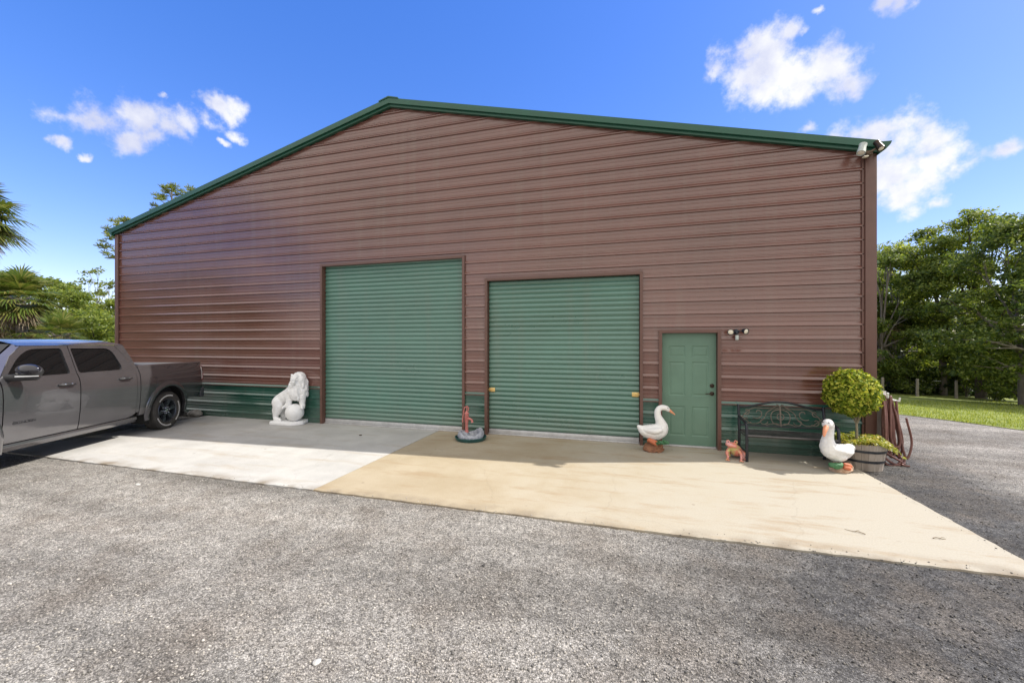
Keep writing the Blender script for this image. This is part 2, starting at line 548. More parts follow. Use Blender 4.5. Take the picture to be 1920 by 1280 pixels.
def yard_mask(N, L, co):
    # 1 where the yard is dark crushed asphalt (right), 0 where it is pale dusty limerock
    big = N.new('ShaderNodeTexNoise'); big.inputs['Scale'].default_value = 0.55; big.inputs['Detail'].default_value = 6; big.inputs['Roughness'].default_value = 0.6
    L.new(co, big.inputs['Vector'])
    sx = N.new('ShaderNodeSeparateXYZ'); L.new(co, sx.inputs[0])
    e = N.new('ShaderNodeMath'); e.operation = 'MULTIPLY_ADD'; L.new(big.outputs['Fac'], e.inputs[0]); e.inputs[1].default_value = 2.6; L.new(sx.outputs['X'], e.inputs[2])
    yk = N.new('ShaderNodeMath'); yk.operation = 'MULTIPLY_ADD'; L.new(sx.outputs['Y'], yk.inputs[0]); yk.inputs[1].default_value = -0.10; L.new(e.outputs[0], yk.inputs[2])
    mr = N.new('ShaderNodeMapRange'); mr.interpolation_type = 'SMOOTHSTEP'
    mr.inputs['From Min'].default_value = 1.2; mr.inputs['From Max'].default_value = 3.7
    L.new(yk.outputs[0], mr.inputs['Value'])
    mr2 = N.new('ShaderNodeMapRange'); mr2.interpolation_type = 'SMOOTHSTEP'
    mr2.inputs['From Min'].default_value = 5.3; mr2.inputs['From Max'].default_value = 6.9
    mr2.inputs['To Min'].default_value = 1.0; mr2.inputs['To Max'].default_value = 0.08
    L.new(e.outputs[0], mr2.inputs['Value'])
    dk = N.new('ShaderNodeMath'); dk.operation = 'MULTIPLY'; L.new(mr.outputs[0], dk.inputs[0]); L.new(mr2.outputs[0], dk.inputs[1])
    return dk.outputs[0]


def gravel_material():
    m, nt, N, L, p = nmat('gravel')
    tc = N.new('ShaderNodeTexCoord'); co = tc.outputs['Object']
    mid = N.new('ShaderNodeTexNoise'); mid.inputs['Scale'].default_value = 9; mid.inputs['Detail'].default_value = 8; mid.inputs['Roughness'].default_value = 0.75
    L.new(co, mid.inputs['Vector'])
    dk = yard_mask(N, L, co)
    pale = ramp(N, [(0.30, (0.225, 0.212, 0.195)), (0.50, (0.355, 0.335, 0.308)), (0.70, (0.475, 0.448, 0.410))])
    dark = ramp(N, [(0.30, (0.055, 0.054, 0.056)), (0.50, (0.105, 0.103, 0.104)), (0.72, (0.19, 0.185, 0.180))])
    L.new(mid.outputs['Fac'], pale.inputs[0]); L.new(mid.outputs['Fac'], dark.inputs[0])
    mx = N.new('ShaderNodeMix'); mx.data_type = 'RGBA'
    L.new(dk, mx.inputs[0]); L.new(pale.outputs[0], mx.inputs[6]); L.new(dark.outputs[0], mx.inputs[7])
    # brown stains
    st = N.new('ShaderNodeTexNoise'); st.inputs['Scale'].default_value = 1.3; st.inputs['Detail'].default_value = 7; st.inputs['Roughness'].default_value = 0.7
    mp = N.new('ShaderNodeMapping'); mp.inputs['Location'].default_value = (7, 3, 0); L.new(co, mp.inputs[0]); L.new(mp.outputs[0], st.inputs['Vector'])
    sr = ramp(N, [(0.46, 0.0), (0.68, 0.75)]); L.new(st.outputs['Fac'], sr.inputs[0])
    m2 = N.new('ShaderNodeMix'); m2.data_type = 'RGBA'; L.new(sr.outputs[0], m2.inputs[0]); L.new(mx.outputs[2], m2.inputs[6]); m2.inputs[7].default_value = (0.20, 0.172, 0.145, 1)
    # worn wheel bands sweeping across the yard
    mw = N.new('ShaderNodeMapping'); mw.inputs['Rotation'].default_value = (0, 0, R(-24)); mw.inputs['Scale'].default_value = (0.16, 1.5, 1); L.new(co, mw.inputs[0])
    wb = N.new('ShaderNodeTexNoise'); wb.inputs['Scale'].default_value = 1.0; wb.inputs['Detail'].default_value = 5; wb.inputs['Roughness'].default_value = 0.55; L.new(mw.outputs[0], wb.inputs['Vector'])
    wr = N.new('ShaderNodeMapRange'); wr.inputs['From Min'].default_value = 0.32; wr.inputs['From Max'].default_value = 0.68; wr.inputs['To Min'].default_value = 0.64; wr.inputs['To Max'].default_value = 1.24
    L.new(wb.outputs['Fac'], wr.inputs['Value'])
    m3 = N.new('ShaderNodeVectorMath'); m3.operation = 'SCALE'; L.new(m2.outputs[2], m3.inputs[0]); L.new(wr.outputs[0], m3.inputs['Scale'])
    # individual stones of two sizes
    src = m3.outputs[0]
    hsum = None
    for sc, amt, hh in ((84, 0.66, 0.0048), (175, 0.55, 0.0025)):
        v = N.new('ShaderNodeTexVoronoi'); v.inputs['Scale'].default_value = sc; L.new(co, v.inputs['Vector'])
        bw = N.new('ShaderNodeSeparateColor'); L.new(v.outputs['Color'], bw.inputs[0])
        f = N.new('ShaderNodeMapRange'); f.inputs['To Min'].default_value = 1.0 - amt * 0.75; f.inputs['To Max'].default_value = 1.0 + amt * 0.75
        L.new(bw.outputs[0], f.inputs['Value'])
        # dark gaps between the stones
        gp = N.new('ShaderNodeMapRange'); gp.inputs['From Min'].default_value = 0.35; gp.inputs['From Max'].default_value = 0.75
        gp.inputs['To Min'].default_value = 1.0; gp.inputs['To Max'].default_value = 0.62
        L.new(v.outputs['Distance'], gp.inputs['Value'])
        f2 = N.new('ShaderNodeMath'); f2.operation = 'MULTIPLY'; L.new(f.outputs[0], f2.inputs[0]); L.new(gp.outputs[0], f2.inputs[1])
        mu = N.new('ShaderNodeVectorMath'); mu.operation = 'SCALE'; L.new(src, mu.inputs[0]); L.new(f2.outputs[0], mu.inputs['Scale'])
        src = mu.outputs[0]
        h = N.new('ShaderNodeMath'); h.operation = 'MULTIPLY'; L.new(v.outputs['Distance'], h.inputs[0]); h.inputs[1].default_value = -hh
        if hsum is None: hsum = h.outputs[0]
        else:
            ad = N.new('ShaderNodeMath'); ad.operation = 'ADD'; L.new(hsum, ad.inputs[0]); L.new(h.outputs[0], ad.inputs[1]); hsum = ad.outputs[0]
    L.new(src, p.inputs['Base Color'])
    p.inputs['Roughness'].default_value = 0.92
    p.inputs['Specular IOR Level'].default_value = 0.25
    bp = N.new('ShaderNodeBump'); bp.inputs['Strength'].default_value = 1.0; bp.inputs['Distance'].default_value = 1.0
    L.new(hsum, bp.inputs['Height']); L.new(bp.outputs[0], p.inputs['Normal'])
    return m


SLAB_Y, SLAB_L, SLAB_R, JOINT = -3.56, -10.5, 3.34, -3.90


def concrete(name, c0, c1, stain, seed, spots=0.5, far=None):
    m, nt, N, L, p = nmat(name)
    tc = N.new('ShaderNodeTexCoord')
    mp = N.new('ShaderNodeMapping'); mp.inputs['Location'].default_value = (seed, seed * 2.3, 0); L.new(tc.outputs['Object'], mp.inputs[0])
    co = mp.outputs[0]
    a = N.new('ShaderNodeTexNoise'); a.inputs['Scale'].default_value = 1.1; a.inputs['Detail'].default_value = 9; a.inputs['Roughness'].default_value = 0.66; L.new(co, a.inputs['Vector'])
    ra = ramp(N, [(0.30, c0), (0.68, c1)]); L.new(a.outputs['Fac'], ra.inputs[0])
    # brushed streaks running with the slab
    ms = N.new('ShaderNodeMapping'); ms.inputs['Scale'].default_value = (0.55, 2.6, 1); ms.inputs['Rotation'].default_value = (0, 0, 0.25); L.new(co, ms.inputs[0])
    s = N.new('ShaderNodeTexNoise'); s.inputs['Scale'].default_value = 1.4; s.inputs['Detail'].default_value = 8; s.inputs['Roughness'].default_value = 0.72; L.new(ms.outputs[0], s.inputs['Vector'])
    rs = ramp(N, [(0.52, 0.0), (0.70, 0.75)]); L.new(s.outputs['Fac'], rs.inputs[0])
    src0 = ra.outputs[0]
    if far is not None:     # the rusty tint of the well water fades out along the slab
        sx = N.new('ShaderNodeSeparateXYZ'); L.new(tc.outputs['Object'], sx.inputs[0])
        wv = N.new('ShaderNodeMath'); wv.operation = 'MULTIPLY_ADD'; L.new(a.outputs['Fac'], wv.inputs[0]); wv.inputs[1].default_value = 5.0; L.new(sx.outputs['X'], wv.inputs[2])
        fr_ = N.new('ShaderNodeMapRange'); fr_.interpolation_type = 'SMOOTHSTEP'; fr_.inputs['From Min'].default_value = 0.0; fr_.inputs['From Max'].default_value = 4.5
        L.new(wv.outputs[0], fr_.inputs['Value'])
        mf = N.new('ShaderNodeMix'); mf.data_type = 'RGBA'; L.new(fr_.outputs[0], mf.inputs[0]); L.new(src0, mf.inputs[6]); mf.inputs[7].default_value = far + (1,)
        src0 = mf.outputs[2]
    mx = N.new('ShaderNodeMix'); mx.data_type = 'RGBA'; L.new(rs.outputs[0], mx.inputs[0]); L.new(src0, mx.inputs[6]); mx.inputs[7].default_value = stain + (1,)
    # small spots of oil and leaf tannin
    v = N.new('ShaderNodeTexVoronoi'); v.inputs['Scale'].default_value = 2.6; L.new(co, v.inputs['Vector'])
    rv = ramp(N, [(0.03, spots), (0.075, 0.0)]); L.new(v.outputs['Distance'], rv.inputs[0])
    gate = ramp(N, [(0.46, 0.0), (0.55, 1.0)]); L.new(a.outputs['Fac'], gate.inputs[0])
    g2 = N.new('ShaderNodeMath'); g2.operation = 'MULTIPLY'; L.new(rv.outputs[0], g2.inputs[0]); L.new(gate.outputs[0], g2.inputs[1])
    m2 = N.new('ShaderNodeMix'); m2.data_type = 'RGBA'; L.new(g2.outputs[0], m2.inputs[0]); L.new(mx.outputs[2], m2.inputs[6]); m2.inputs[7].default_value = (0.12, 0.09, 0.06, 1)
    # hairline cracks, and soil washed along the outer edge
    vc = N.new('ShaderNodeTexVoronoi'); vc.feature = 'DISTANCE_TO_EDGE'; vc.inputs['Scale'].default_value = 0.45
    cw = N.new('ShaderNodeTexNoise'); cw.inputs['Scale'].default_value = 3.0; cw.inputs['Detail'].default_value = 6; L.new(co, cw.inputs['Vector'])
    cv = N.new('ShaderNodeVectorMath'); cv.operation = 'MULTIPLY_ADD'; L.new(cw.outputs['Color'], cv.inputs[0]); cv.inputs[1].default_value = (0.35, 0.35, 0.35); L.new(co, cv.inputs[2]); L.new(cv.outputs[0], vc.inputs['Vector'])
    rcr = ramp(N, [(0.0, 0.16), (0.003, 0.0)]); L.new(vc.outputs['Distance'], rcr.inputs[0])
    m4 = N.new('ShaderNodeMix'); m4.data_type = 'RGBA'; L.new(rcr.outputs[0], m4.inputs[0]); L.new(m2.outputs[2], m4.inputs[6]); m4.inputs[7].default_value = (0.13, 0.11, 0.085, 1)
    sy = N.new('ShaderNodeSeparateXYZ'); L.new(tc.outputs['Object'], sy.inputs[0])
    ed = N.new('ShaderNodeMapRange'); ed.inputs['From Min'].default_value = SLAB_Y + 0.22; ed.inputs['From Max'].default_value = SLAB_Y - 0.02; ed.inputs['To Max'].default_value = 1.5; L.new(sy.outputs['Y'], ed.inputs['Value'])
    en = ramp(N, [(0.42, 0.0), (0.75, 0.9)]); L.new(cw.outputs['Fac'], en.inputs[0])
    em = N.new('ShaderNodeMath'); em.operation = 'MULTIPLY'; L.new(ed.outputs[0], em.inputs[0]); L.new(en.outputs[0], em.inputs[1])
    m5 = N.new('ShaderNodeMix'); m5.data_type = 'RGBA'; L.new(em.outputs[0], m5.inputs[0]); L.new(m4.outputs[2], m5.inputs[6]); m5.inputs[7].default_value = (0.20, 0.16, 0.115, 1)
    m2 = m5
    f = N.new('ShaderNodeTexNoise'); f.inputs['Scale'].default_value = 70; f.inputs['Detail'].default_value = 4; L.new(co, f.inputs['Vector'])
    ff = N.new('ShaderNodeMapRange'); ff.inputs['To Min'].default_value = 0.82; ff.inputs['To Max'].default_value = 1.16; L.new(f.outputs['Fac'], ff.inputs['Value'])
    mu = N.new('ShaderNodeVectorMath'); mu.operation = 'SCALE'; L.new(m2.outputs[2], mu.inputs[0]); L.new(ff.outputs[0], mu.inputs['Scale'])
    L.new(mu.outputs[0], p.inputs['Base Color'])
    p.inputs['Roughness'].default_value = 0.85
    p.inputs['Specular IOR Level'].default_value = 0.3
    bp = N.new('ShaderNodeBump'); bp.inputs['Strength'].default_value = 0.6; bp.inputs['Distance'].default_value = 0.004
    L.new(f.outputs['Fac'], bp.inputs['Height']); L.new(bp.outputs[0], p.inputs['Normal'])
    return m


def build_ground():
    def axis(lo, hi, c0, c1, fine):
        a = list(np.arange(c0, c1, fine))
        s = fine; x = c1
        while x < hi: a.append(x); s *= 1.25; x += s
        a.append(hi)
        s = fine; x = c0 - s; b = []
        while x > lo: b.append(x); s *= 1.25; x -= s
        b.append(lo)
        return np.array(b[::-1] + a)
    X = axis(-300, 300, -14, 22, 0.3); Y = axis(-120, 400, -10, 24, 0.3)
    gx, gy = np.meshgrid(X, Y)
    Z = terrain(gx, gy)
    V = np.stack([gx, gy, Z], -1).reshape(-1, 3)
    nx, ny = len(X), len(Y)
    i = np.arange(nx - 1); j = np.arange(ny - 1)
    ii, jj = np.meshgrid(i, j)
    a = (jj * nx + ii).ravel()
    F = np.stack([a, a + 1, a + nx + 1, a + nx], -1)
    o = np_mesh('gravel_ground', V, F, GRAVEL, smooth=180)
    tag(o, kind='structure')


GRAVEL = gravel_material()
build_ground()


def slab(name, x0, x1, m, seed):
    """a poured slab whose outer edges have crumbled a little"""
    rnd = random.Random(seed)
    bm = bmesh.new()
    pts = []
    n = int((x1 - x0) / 0.07)
    for i in range(n + 1):
        x = x0 + (x1 - x0) * i / n
        pts.append((x, SLAB_Y + rnd.uniform(-0.007, 0.007) + 0.012 * mnoise.noise((x * 1.5, seed, 0))))
    pts += [(x1 + (rnd.uniform(-.006, .006) if x1 == SLAB_R else 0), SLAB_Y + (0.06 - SLAB_Y) * k / 40) for k in range(1, 41)]
    pts += [(x0, 0.06)]
    top = [bm.verts.new((p[0], p[1], 0)) for p in pts]
    bot = [bm.verts.new((p[0], p[1], -0.14)) for p in pts]
    f = bm.faces.new(top)
    for i in range(len(pts)):
        k = (i + 1) % len(pts)
        bm.faces.new((top[i], bot[i], bot[k], top[k]))
    return tag(obj(name, bm, m, bevel=0), kind='structure')


CONC_WHITE = concrete('white_concrete', (0.37, 0.362, 0.350), (0.50, 0.49, 0.47), (0.36, 0.31, 0.25), 3.0, 0.6)
CONC_TAN = concrete('tan_concrete', (0.335, 0.272, 0.182), (0.415, 0.355, 0.262), (0.30, 0.215, 0.125), 11.0, 0.5, (0.395, 0.362, 0.298))
slab('concrete_slab', SLAB_L, JOINT - 0.006, CONC_WHITE, 1)
slab('tan_concrete_slab', JOINT + 0.006, SLAB_R, CONC_TAN, 2)


def scatter_stones():
    """loose stones lying on the yard, thickest near the viewer"""
    rng = np.random.default_rng(5)
    n = 52000
    rr = 1.6 + 9.0 * rng.random(n) ** 1.5
    th = rng.uniform(R(-62), R(62), n)
    a = th - YAW * -1
    # angle measured from the view axis of the yard
    x = CAM.x + rr * np.sin(th - YAW); y = CAM.y + rr * np.cos(th - YAW)
    spill = (y > SLAB_Y - 0.01) & (y < SLAB_Y + 0.16 * rng.random(n) ** 3) & (x < SLAB_R) & (x > SLAB_L) | (x > SLAB_R - 0.12 * rng.random(n) ** 3) & (x <= SLAB_R + .02) & (y > SLAB_Y) & (y < 0)
    ok = spill | (y < SLAB_Y - 0.01) | ((x > SLAB_R + 0.02) & (y < 3)) | ((x < SLAB_L - 0.05) & (y < -0.2))
    x, y, spill = x[ok], y[ok], spill[ok]; n = len(x)
    s = 0.0035 + 0.0075 * rng.random(n) ** 2.6
    big = rng.random(n) < 0.003
    s[big] *= 2.2
    s[spill] = np.minimum(s[spill], 0.009)
    z = np.where(spill, 0.0, terrain(x, y)) + s * 0.3
    base = np.array([(1, 0, 0), (-1, 0, 0), (0, 1, 0), (0, -1, 0), (0, 0, 1), (0, 0, -1)], float)
    tri = np.array([(0, 2, 4), (2, 1, 4), (1, 3, 4), (3, 0, 4), (2, 0, 5), (1, 2, 5), (3, 1, 5), (0, 3, 5)])
    V = base[None] * rng.uniform(0.6, 1.35, (n, 6, 1)) + rng.normal(0, 0.16, (n, 6, 3))
    ang = rng.uniform(0, 6.28, n); ca, sa = np.cos(ang), np.sin(ang)
    Vx = V[..., 0] * ca[:, None] - V[..., 1] * sa[:, None]; Vy = V[..., 0] * sa[:, None] + V[..., 1] * ca[:, None]
    V = np.stack([Vx, Vy, V[..., 2] * 0.75], -1) * s[:, None, None] + np.stack([x, y, z], -1)[:, None]
    F = (tri[None] + (np.arange(n) * 6)[:, None, None]).reshape(-1, 3)
    m, nt, N, L, p = nmat('stone_chips')
    g = N.new('ShaderNodeNewGeometry')
    rp = ramp(N, [(0.0, (0.10, 0.095, 0.088)), (0.30, (0.25, 0.235, 0.215)), (0.85, (0.41, 0.378, 0.335)), (1.0, (0.50, 0.465, 0.42))])
    L.new(g.outputs['Random Per Island'], rp.inputs[0]); p.inputs['Roughness'].default_value = 0.9
    tc = N.new('ShaderNodeTexCoord'); dk = yard_mask(N, L, tc.outputs['Object'])
    kk = N.new('ShaderNodeMapRange'); kk.inputs['To Min'].default_value = 1.0; kk.inputs['To Max'].default_value = 0.36; L.new(dk, kk.inputs['Value'])
    sc_ = N.new('ShaderNodeVectorMath'); sc_.operation = 'SCALE'; L.new(rp.outputs[0], sc_.inputs[0]); L.new(kk.outputs[0], sc_.inputs['Scale']); L.new(sc_.outputs[0], p.inputs['Base Color'])
    o = np_mesh('gravel_stones', V.reshape(-1, 3), F, m)
    tag(o, 'loose grey gravel stones strewn over the yard in front of the slab', 'gravel', kind='stuff')


scatter_stones()


def single_stone(px, py, r, label, m, seed):
    p = ground_at(px, py)
    bm = bmesh.new()
    bmesh.ops.create_icosphere(bm, subdivisions=3, radius=1.0)
    for v in bm.verts:
        v.co *= 1 + 0.35 * mnoise.noise(v.co * 1.1 + Vector((seed, 0, 0))) + 0.08 * mnoise.noise(v.co * 4)
        v.co = Vector((v.co.x * r * 1.25, v.co.y * r, v.co.z * r * 0.6))
    o = obj('stone', bm, m, smooth=60, loc=(p.x, p.y, p.z + r * 0.25), rot=(0, 0, seed))
    tag(o, label, 'stone')


STONE_PALE = mat('pale_stone', (0.46, 0.45, 0.43), 0.9, 0, 0.2, 30, 0.002, 90)
STONE_DARK = mat('dark_stone', (0.05, 0.047, 0.045), 0.9, 0, 0.3, 30, 0.002, 90)
single_stone(594, 1242, 0.020, 'pale round stone lying on the gravel at the bottom of the yard', STONE_PALE, 1.0)
single_stone(907, 1060, 0.014, 'small dark clod lying on the gravel below the tan slab', STONE_DARK, 2.0)
single_stone(258, 909, 0.026, 'flat pale stone on the gravel near the pickup front', STONE_PALE, 3.0)

# ================================================================ BARN
barn = empty('metal_barn', (0, 0, 0), 0, 'large brown metal barn with green roof trim and two green roll-up doors', 'building')

OPEN = [(-6.86, -3.32, 3.68), (-2.765, 0.235, 3.17), (0.62, 1.545, 2.075)]   # x0, x1, top


def roofline(x):
    return EAVE + (APEX - EAVE) * (1 - abs(x - RIDGE_X) / (0.5 * (XR - XL)))


def rib_profile(za, zb):
    pts = {}
    def put(z, d):
        z = round(z, 5)
        if za - 1e-6 <= z <= zb + 1e-6: pts[z] = max(pts.get(z, 0), d)
    k0 = int((za - BAND) / PITCH) - 2
    k1 = int((zb - BAND) / PITCH) + 2
    for k in range(k0, k1):
        c = BAND + k * PITCH
        for dz, d in ((-0.020, 0), (-0.008, 0.030), (0.006, 0.030), (0.046, 0)): put(c + dz, d)
        for fr in (0.34, 0.66):
            m = c + PITCH * fr
            for dz, d in ((-0.013, 0), (-0.007, 0.0042), (0.007, 0.0042), (0.013, 0)): put(m + dz, d)
    return pts


def siding(name, za, zb, m, XA=XL, XB=XR):
    pts = rib_profile(za, zb)
    zs = sorted(pts)
    ds = [pts[z] for z in zs]
    brk = sorted(set([za, zb] + zs + [o[2] for o in OPEN if za < o[2] < zb]))
    dep = lambda z: float(np.interp(z, zs, ds))
    bm = bmesh.new()
    cache = {}
    LAP = [XL + 6.1, XL + 12.2]
    def V(x, z, d):
        d += 0.003 * (1 if LAP[0] < x < LAP[1] else 0)
        k = (round(x, 4), round(z, 5))
        if k not in cache: cache[k] = bm.verts.new((x, -d, z))
        return cache[k]
    cuts = sorted(set([XA, XB] + [v for o in OPEN for v in o[:2] if XA < v < XB] + [v for v in np.arange(XL + 1, XR, 1.0) if XA < v < XB] + [v + e for v in (XL + 6.1, XL + 12.2) for e in (-0.002, 0.002) if XA < v + e < XB]))
    for z0, z1 in zip(brk[:-1], brk[1:]):
        for x0, x1 in zip(cuts[:-1], cuts[1:]):
            if any(o[0] - 1e-6 <= x0 and x1 <= o[1] + 1e-6 and z1 <= o[2] + 1e-6 for o in OPEN): continue
            bm.faces.new((V(x0, z0, dep(z0)), V(x1, z0, dep(z0)), V(x1, z1, dep(z1)), V(x0, z1, dep(z1))))
    # clip to the gable
    sl = (APEX - EAVE) / (0.5 * (XR - XL))
    if zb > EAVE:
        for sg, xe in ((1, XR), (-1, XL)):
            no = Vector((sg * sl, 0, 1)).normalized()
            bmesh.ops.bisect_plane(bm, geom=bm.verts[:] + bm.edges[:] + bm.faces[:], plane_co=(xe, 0, EAVE), plane_no=no, clear_outer=True)
    # screw heads in columns where the girts run behind
    for x in np.arange(XL + 1.2, XR, 2.42):
        if not XA < x < XB: continue
        for k in range(int((za - BAND) / PITCH), int((zb - BAND) / PITCH) + 1):
            z = BAND + k * PITCH + 0.045
            if z < za + .01 or z > roofline(x) - 0.1 or z > zb or any(o[0] - .1 < x < o[1] + .1 and z < o[2] + .08 for o in OPEN): continue
            Mx = Matrix.Translation((x, -0.001, z)) @ Matrix.Rotation(R(90), 4, 'X')
            lathe(bm, [(0.011, 0), (0.011, 0.004), (0.005, 0.008)], 6, Mx)
    return obj(name, bm, m, barn)


siding('front_siding', BAND + 0.0465, 7.3, BROWN)
for xa, xb in ((XL, OPEN[0][0]), (OPEN[0][1], OPEN[1][0]), (OPEN[1][1], OPEN[2][0]), (OPEN[2][1], XR)):
    siding('wainscot', 0.004, BAND + 0.0465, GREEN, xa, xb)

# flashing strip between the two colours, split by the openings
for x0, x1 in ((XL + 0.12, OPEN[0][0] - 0.06), (OPEN[0][1] + 0.06, OPEN[1][0] - 0.06), (OPEN[1][1] + 0.06, OPEN[2][0] - 0.06), (OPEN[2][1] + 0.06, XR - 0.17)):
    bm = bmesh.new()
    box(bm, x0, x1, -0.0355, -0.0305, BAND - 0.010, BAND + 0.008)
    box(bm, x0, x1, -0.046, -0.0345, BAND - 0.0095, BAND - 0.002)
    obj('flashing', bm, BROWN_TRIM, barn)

for nm, x in (('side_wall', XR), ('side_wall', XL)):
    bm = bmesh.new()
    sg = 1 if x == XR else -1
    P = rib_profile(0.0, EAVE)
    zs = sorted(set(list(P) + [0.0, EAVE])); row = []
    for z in zs:
        d = P.get(z, 0.0)
        row.append((bm.verts.new((x + sg * d, 0.0, z)), bm.verts.new((x + sg * d, DEPTH, z))))
    for a, b in zip(row[:-1], row[1:]): bm.faces.new((a[0], a[1], b[1], b[0]))
    obj(nm, bm, BROWN, barn)
bm = bmesh.new()
bm.faces.new([bm.verts.new(v) for v in ((XL, DEPTH, -0.05), (XR, DEPTH, -0.05), (XR, DEPTH, EAVE), (RIDGE_X, DEPTH, APEX), (XL, DEPTH, EAVE))])
obj('back_wall', bm, BROWN, barn)

# roof panels, ridge cap, rake trim
RISE = 0.10
OVER = 0.12
sl = (APEX - EAVE) / (0.5 * (XR - XL))
bm = bmesh.new()
for sg in (1, -1):
    xe = XR if sg > 0 else XL
    prev = None
    ys = np.arange(-0.02, DEPTH + 0.2, 0.3)
    for y in ys:
        for dy, h in ((0, 0), (0.02, 0.02), (0.05, 0.02), (0.07, 0)):
            a = bm.verts.new((RIDGE_X, y + dy, APEX + RISE + h)); b = bm.verts.new((xe + sg * OVER, y + dy, EAVE + RISE - sl * OVER + h))
            if prev: bm.faces.new((prev[0], prev[1], b, a))
            prev = (a, b)
obj('roof', bm, GREEN_ROOF, barn)


def rake(bm, sg, y0, y1, lo, hi, xin=0.0, xout=0.0):
    xe = XR + xout if sg > 0 else XL - xout
    ze = EAVE - sl * xout
    A = [(RIDGE_X, APEX + lo), (xe, ze + lo), (xe, ze + hi), (RIDGE_X, APEX + hi)]
    prism(bm, A, 'y', y0, y1)


bm = bmesh.new()
for sg in (1, -1):
    rake(bm, sg, -0.135, -0.03, 0.040, 0.155, xout=0.03)     # broad upper face
    rake(bm, sg, -0.090, -0.026, -0.012, 0.038, xout=0.028)  # stepped lower lip
obj('rake_trim', bm, GREEN_ROOF, barn)
bm = bmesh.new()
prism(bm, [(RIDGE_X - 0.24, APEX + 0.157 - sl * .24), (RIDGE_X, APEX + 0.157), (RIDGE_X + 0.24, APEX + 0.157 - sl * .24), (RIDGE_X + 0.24, APEX + 0.178 - sl * .24), (RIDGE_X, APEX + 0.186), (RIDGE_X - 0.24, APEX + 0.178 - sl * .24)], 'y', -0.15, DEPTH + .1)
obj('ridge_cap', bm, GREEN_ROOF, barn)
for sg, x in ((1, XR), (-1, XL)):
    bm = bmesh.new()
    g = [(0.022, -0.06), (0.022, 0.130), (0.185, 0.125), (0.165, 0.075), (0.10, 0.0)]
    prism(bm, [(x + sg * a, EAVE + b) for a, b in g], 'y', -0.125, DEPTH)
    obj('eave_gutter', bm, GREEN_ROOF, barn)
for x0, x1, xs in ((XR - 0.130, XR + 0.024, XR - 0.160), (XL - 0.024, XL + 0.10, XL + 0.10)):
    bm = bmesh.new()
    box(bm, x0, x1, -0.052, 0.0, -0.06, EAVE - 0.014)
    if x0 > 0:
        box(bm, x0 - 0.035, x0 - 0.002, -0.030, 0.0, -0.06, EAVE - 0.012)
        box(bm, XR + 0.002, XR + 0.024, 0.002, 0.15, -0.06, EAVE - 0.07)
    obj('corner_trim', bm, BROWN_TRIM, barn, bevel=0.004)

# door openings
for (x0, x1, zt) in OPEN:
    bm = bmesh.new()
    w, yi = 0.055, 0.13
    box(bm, x0 - w, x0 + 0.002, -0.046, 0.0, 0.0, zt + w)
    box(bm, x1 - 0.002, x1 + w, -0.046, 0.0, 0.0, zt + w)
    box(bm, x0 + 0.003, x1 - 0.003, -0.044, 0.0, zt - 0.002, zt + w - 0.002)
    box(bm, x0 - 0.02, x0 + 0.001, 0.001, yi, 0.0, zt)
    box(bm, x1 - 0.001, x1 + 0.02, 0.001, yi, 0.0, zt)
    box(bm, x0 + 0.002, x1 - 0.002, 0.001, yi, zt - 0.001, zt + 0.02)
    obj('door_frame', bm, BROWN_TRIM, barn)
    bm = bmesh.new()
    box(bm, x0 + 0.005, x1 - 0.005, 0.035, 0.30, 0.002, 0.030)
    obj('door_sill', bm, GALV, barn, bevel=0.004)


def roll_door(x0, x1, zt, latches):
    y0 = 0.085
    zb = 0.115
    zs, ds = [], []
    pitch = 0.0955
    n = int((zt - zb) / pitch * 12)
    for i in range(n + 1):
        z = zb + (zt - zb) * i / n
        ph = ((z - zb) / pitch) % 1.0
        d = 0.027 * (abs(math.sin(math.pi * ph)) ** 0.80)
        zs.append(z); ds.append(d)
    xs = np.linspace(x0 + 0.012, x1 - 0.012, 14)
    V = []
    for z, d in zip(zs, ds):
        for x in xs:
            w = 0.003 * mnoise.noise((x * 0.9, z * 0.8, x0))
            V.append((x, y0 - d + w, z))
    nx = len(xs)
    F = [(j * nx + i, j * nx + i + 1, (j + 1) * nx + i + 1, (j + 1) * nx + i) for j in range(len(zs) - 1) for i in range(nx - 1)]
    d = np_mesh('roll_up_door', V, F, GREEN_SHUTTER, barn, smooth=50)
    bm = bmesh.new()
    box(bm, x0 + 0.012, x1 - 0.012, 0.046, 0.10, 0.034, 0.112)
    obj('bottom_bar', bm, GALV, d, bevel=0.005)
    bm = bmesh.new()
    box(bm, x0 + 0.012, x1 - 0.012, 0.060, 0.095, 0.030, 0.0335)
    obj('weather_seal', bm, BLACK_METAL, d)
    for lx in latches:
        bm = bmesh.new()
        box(bm, lx - 0.065, lx + 0.065, 0.052, 0.062, 0.88, 0.965)
        s = 1 if lx > 0.5 * (x0 + x1) else -1
        box(bm, lx + s * 0.005, lx + s * 0.085, 0.040, 0.0515, 0.915, 0.935)
        box(bm, lx - 0.03, lx - 0.01, 0.030, 0.0515, 0.905, 0.945)
        obj('latch', bm, BRASS, d, bevel=0.003)
    return d


roll_door(*OPEN[0], [])
roll_door(*OPEN[1], [OPEN[1][0] + 0.075, OPEN[1][1] - 0.075])


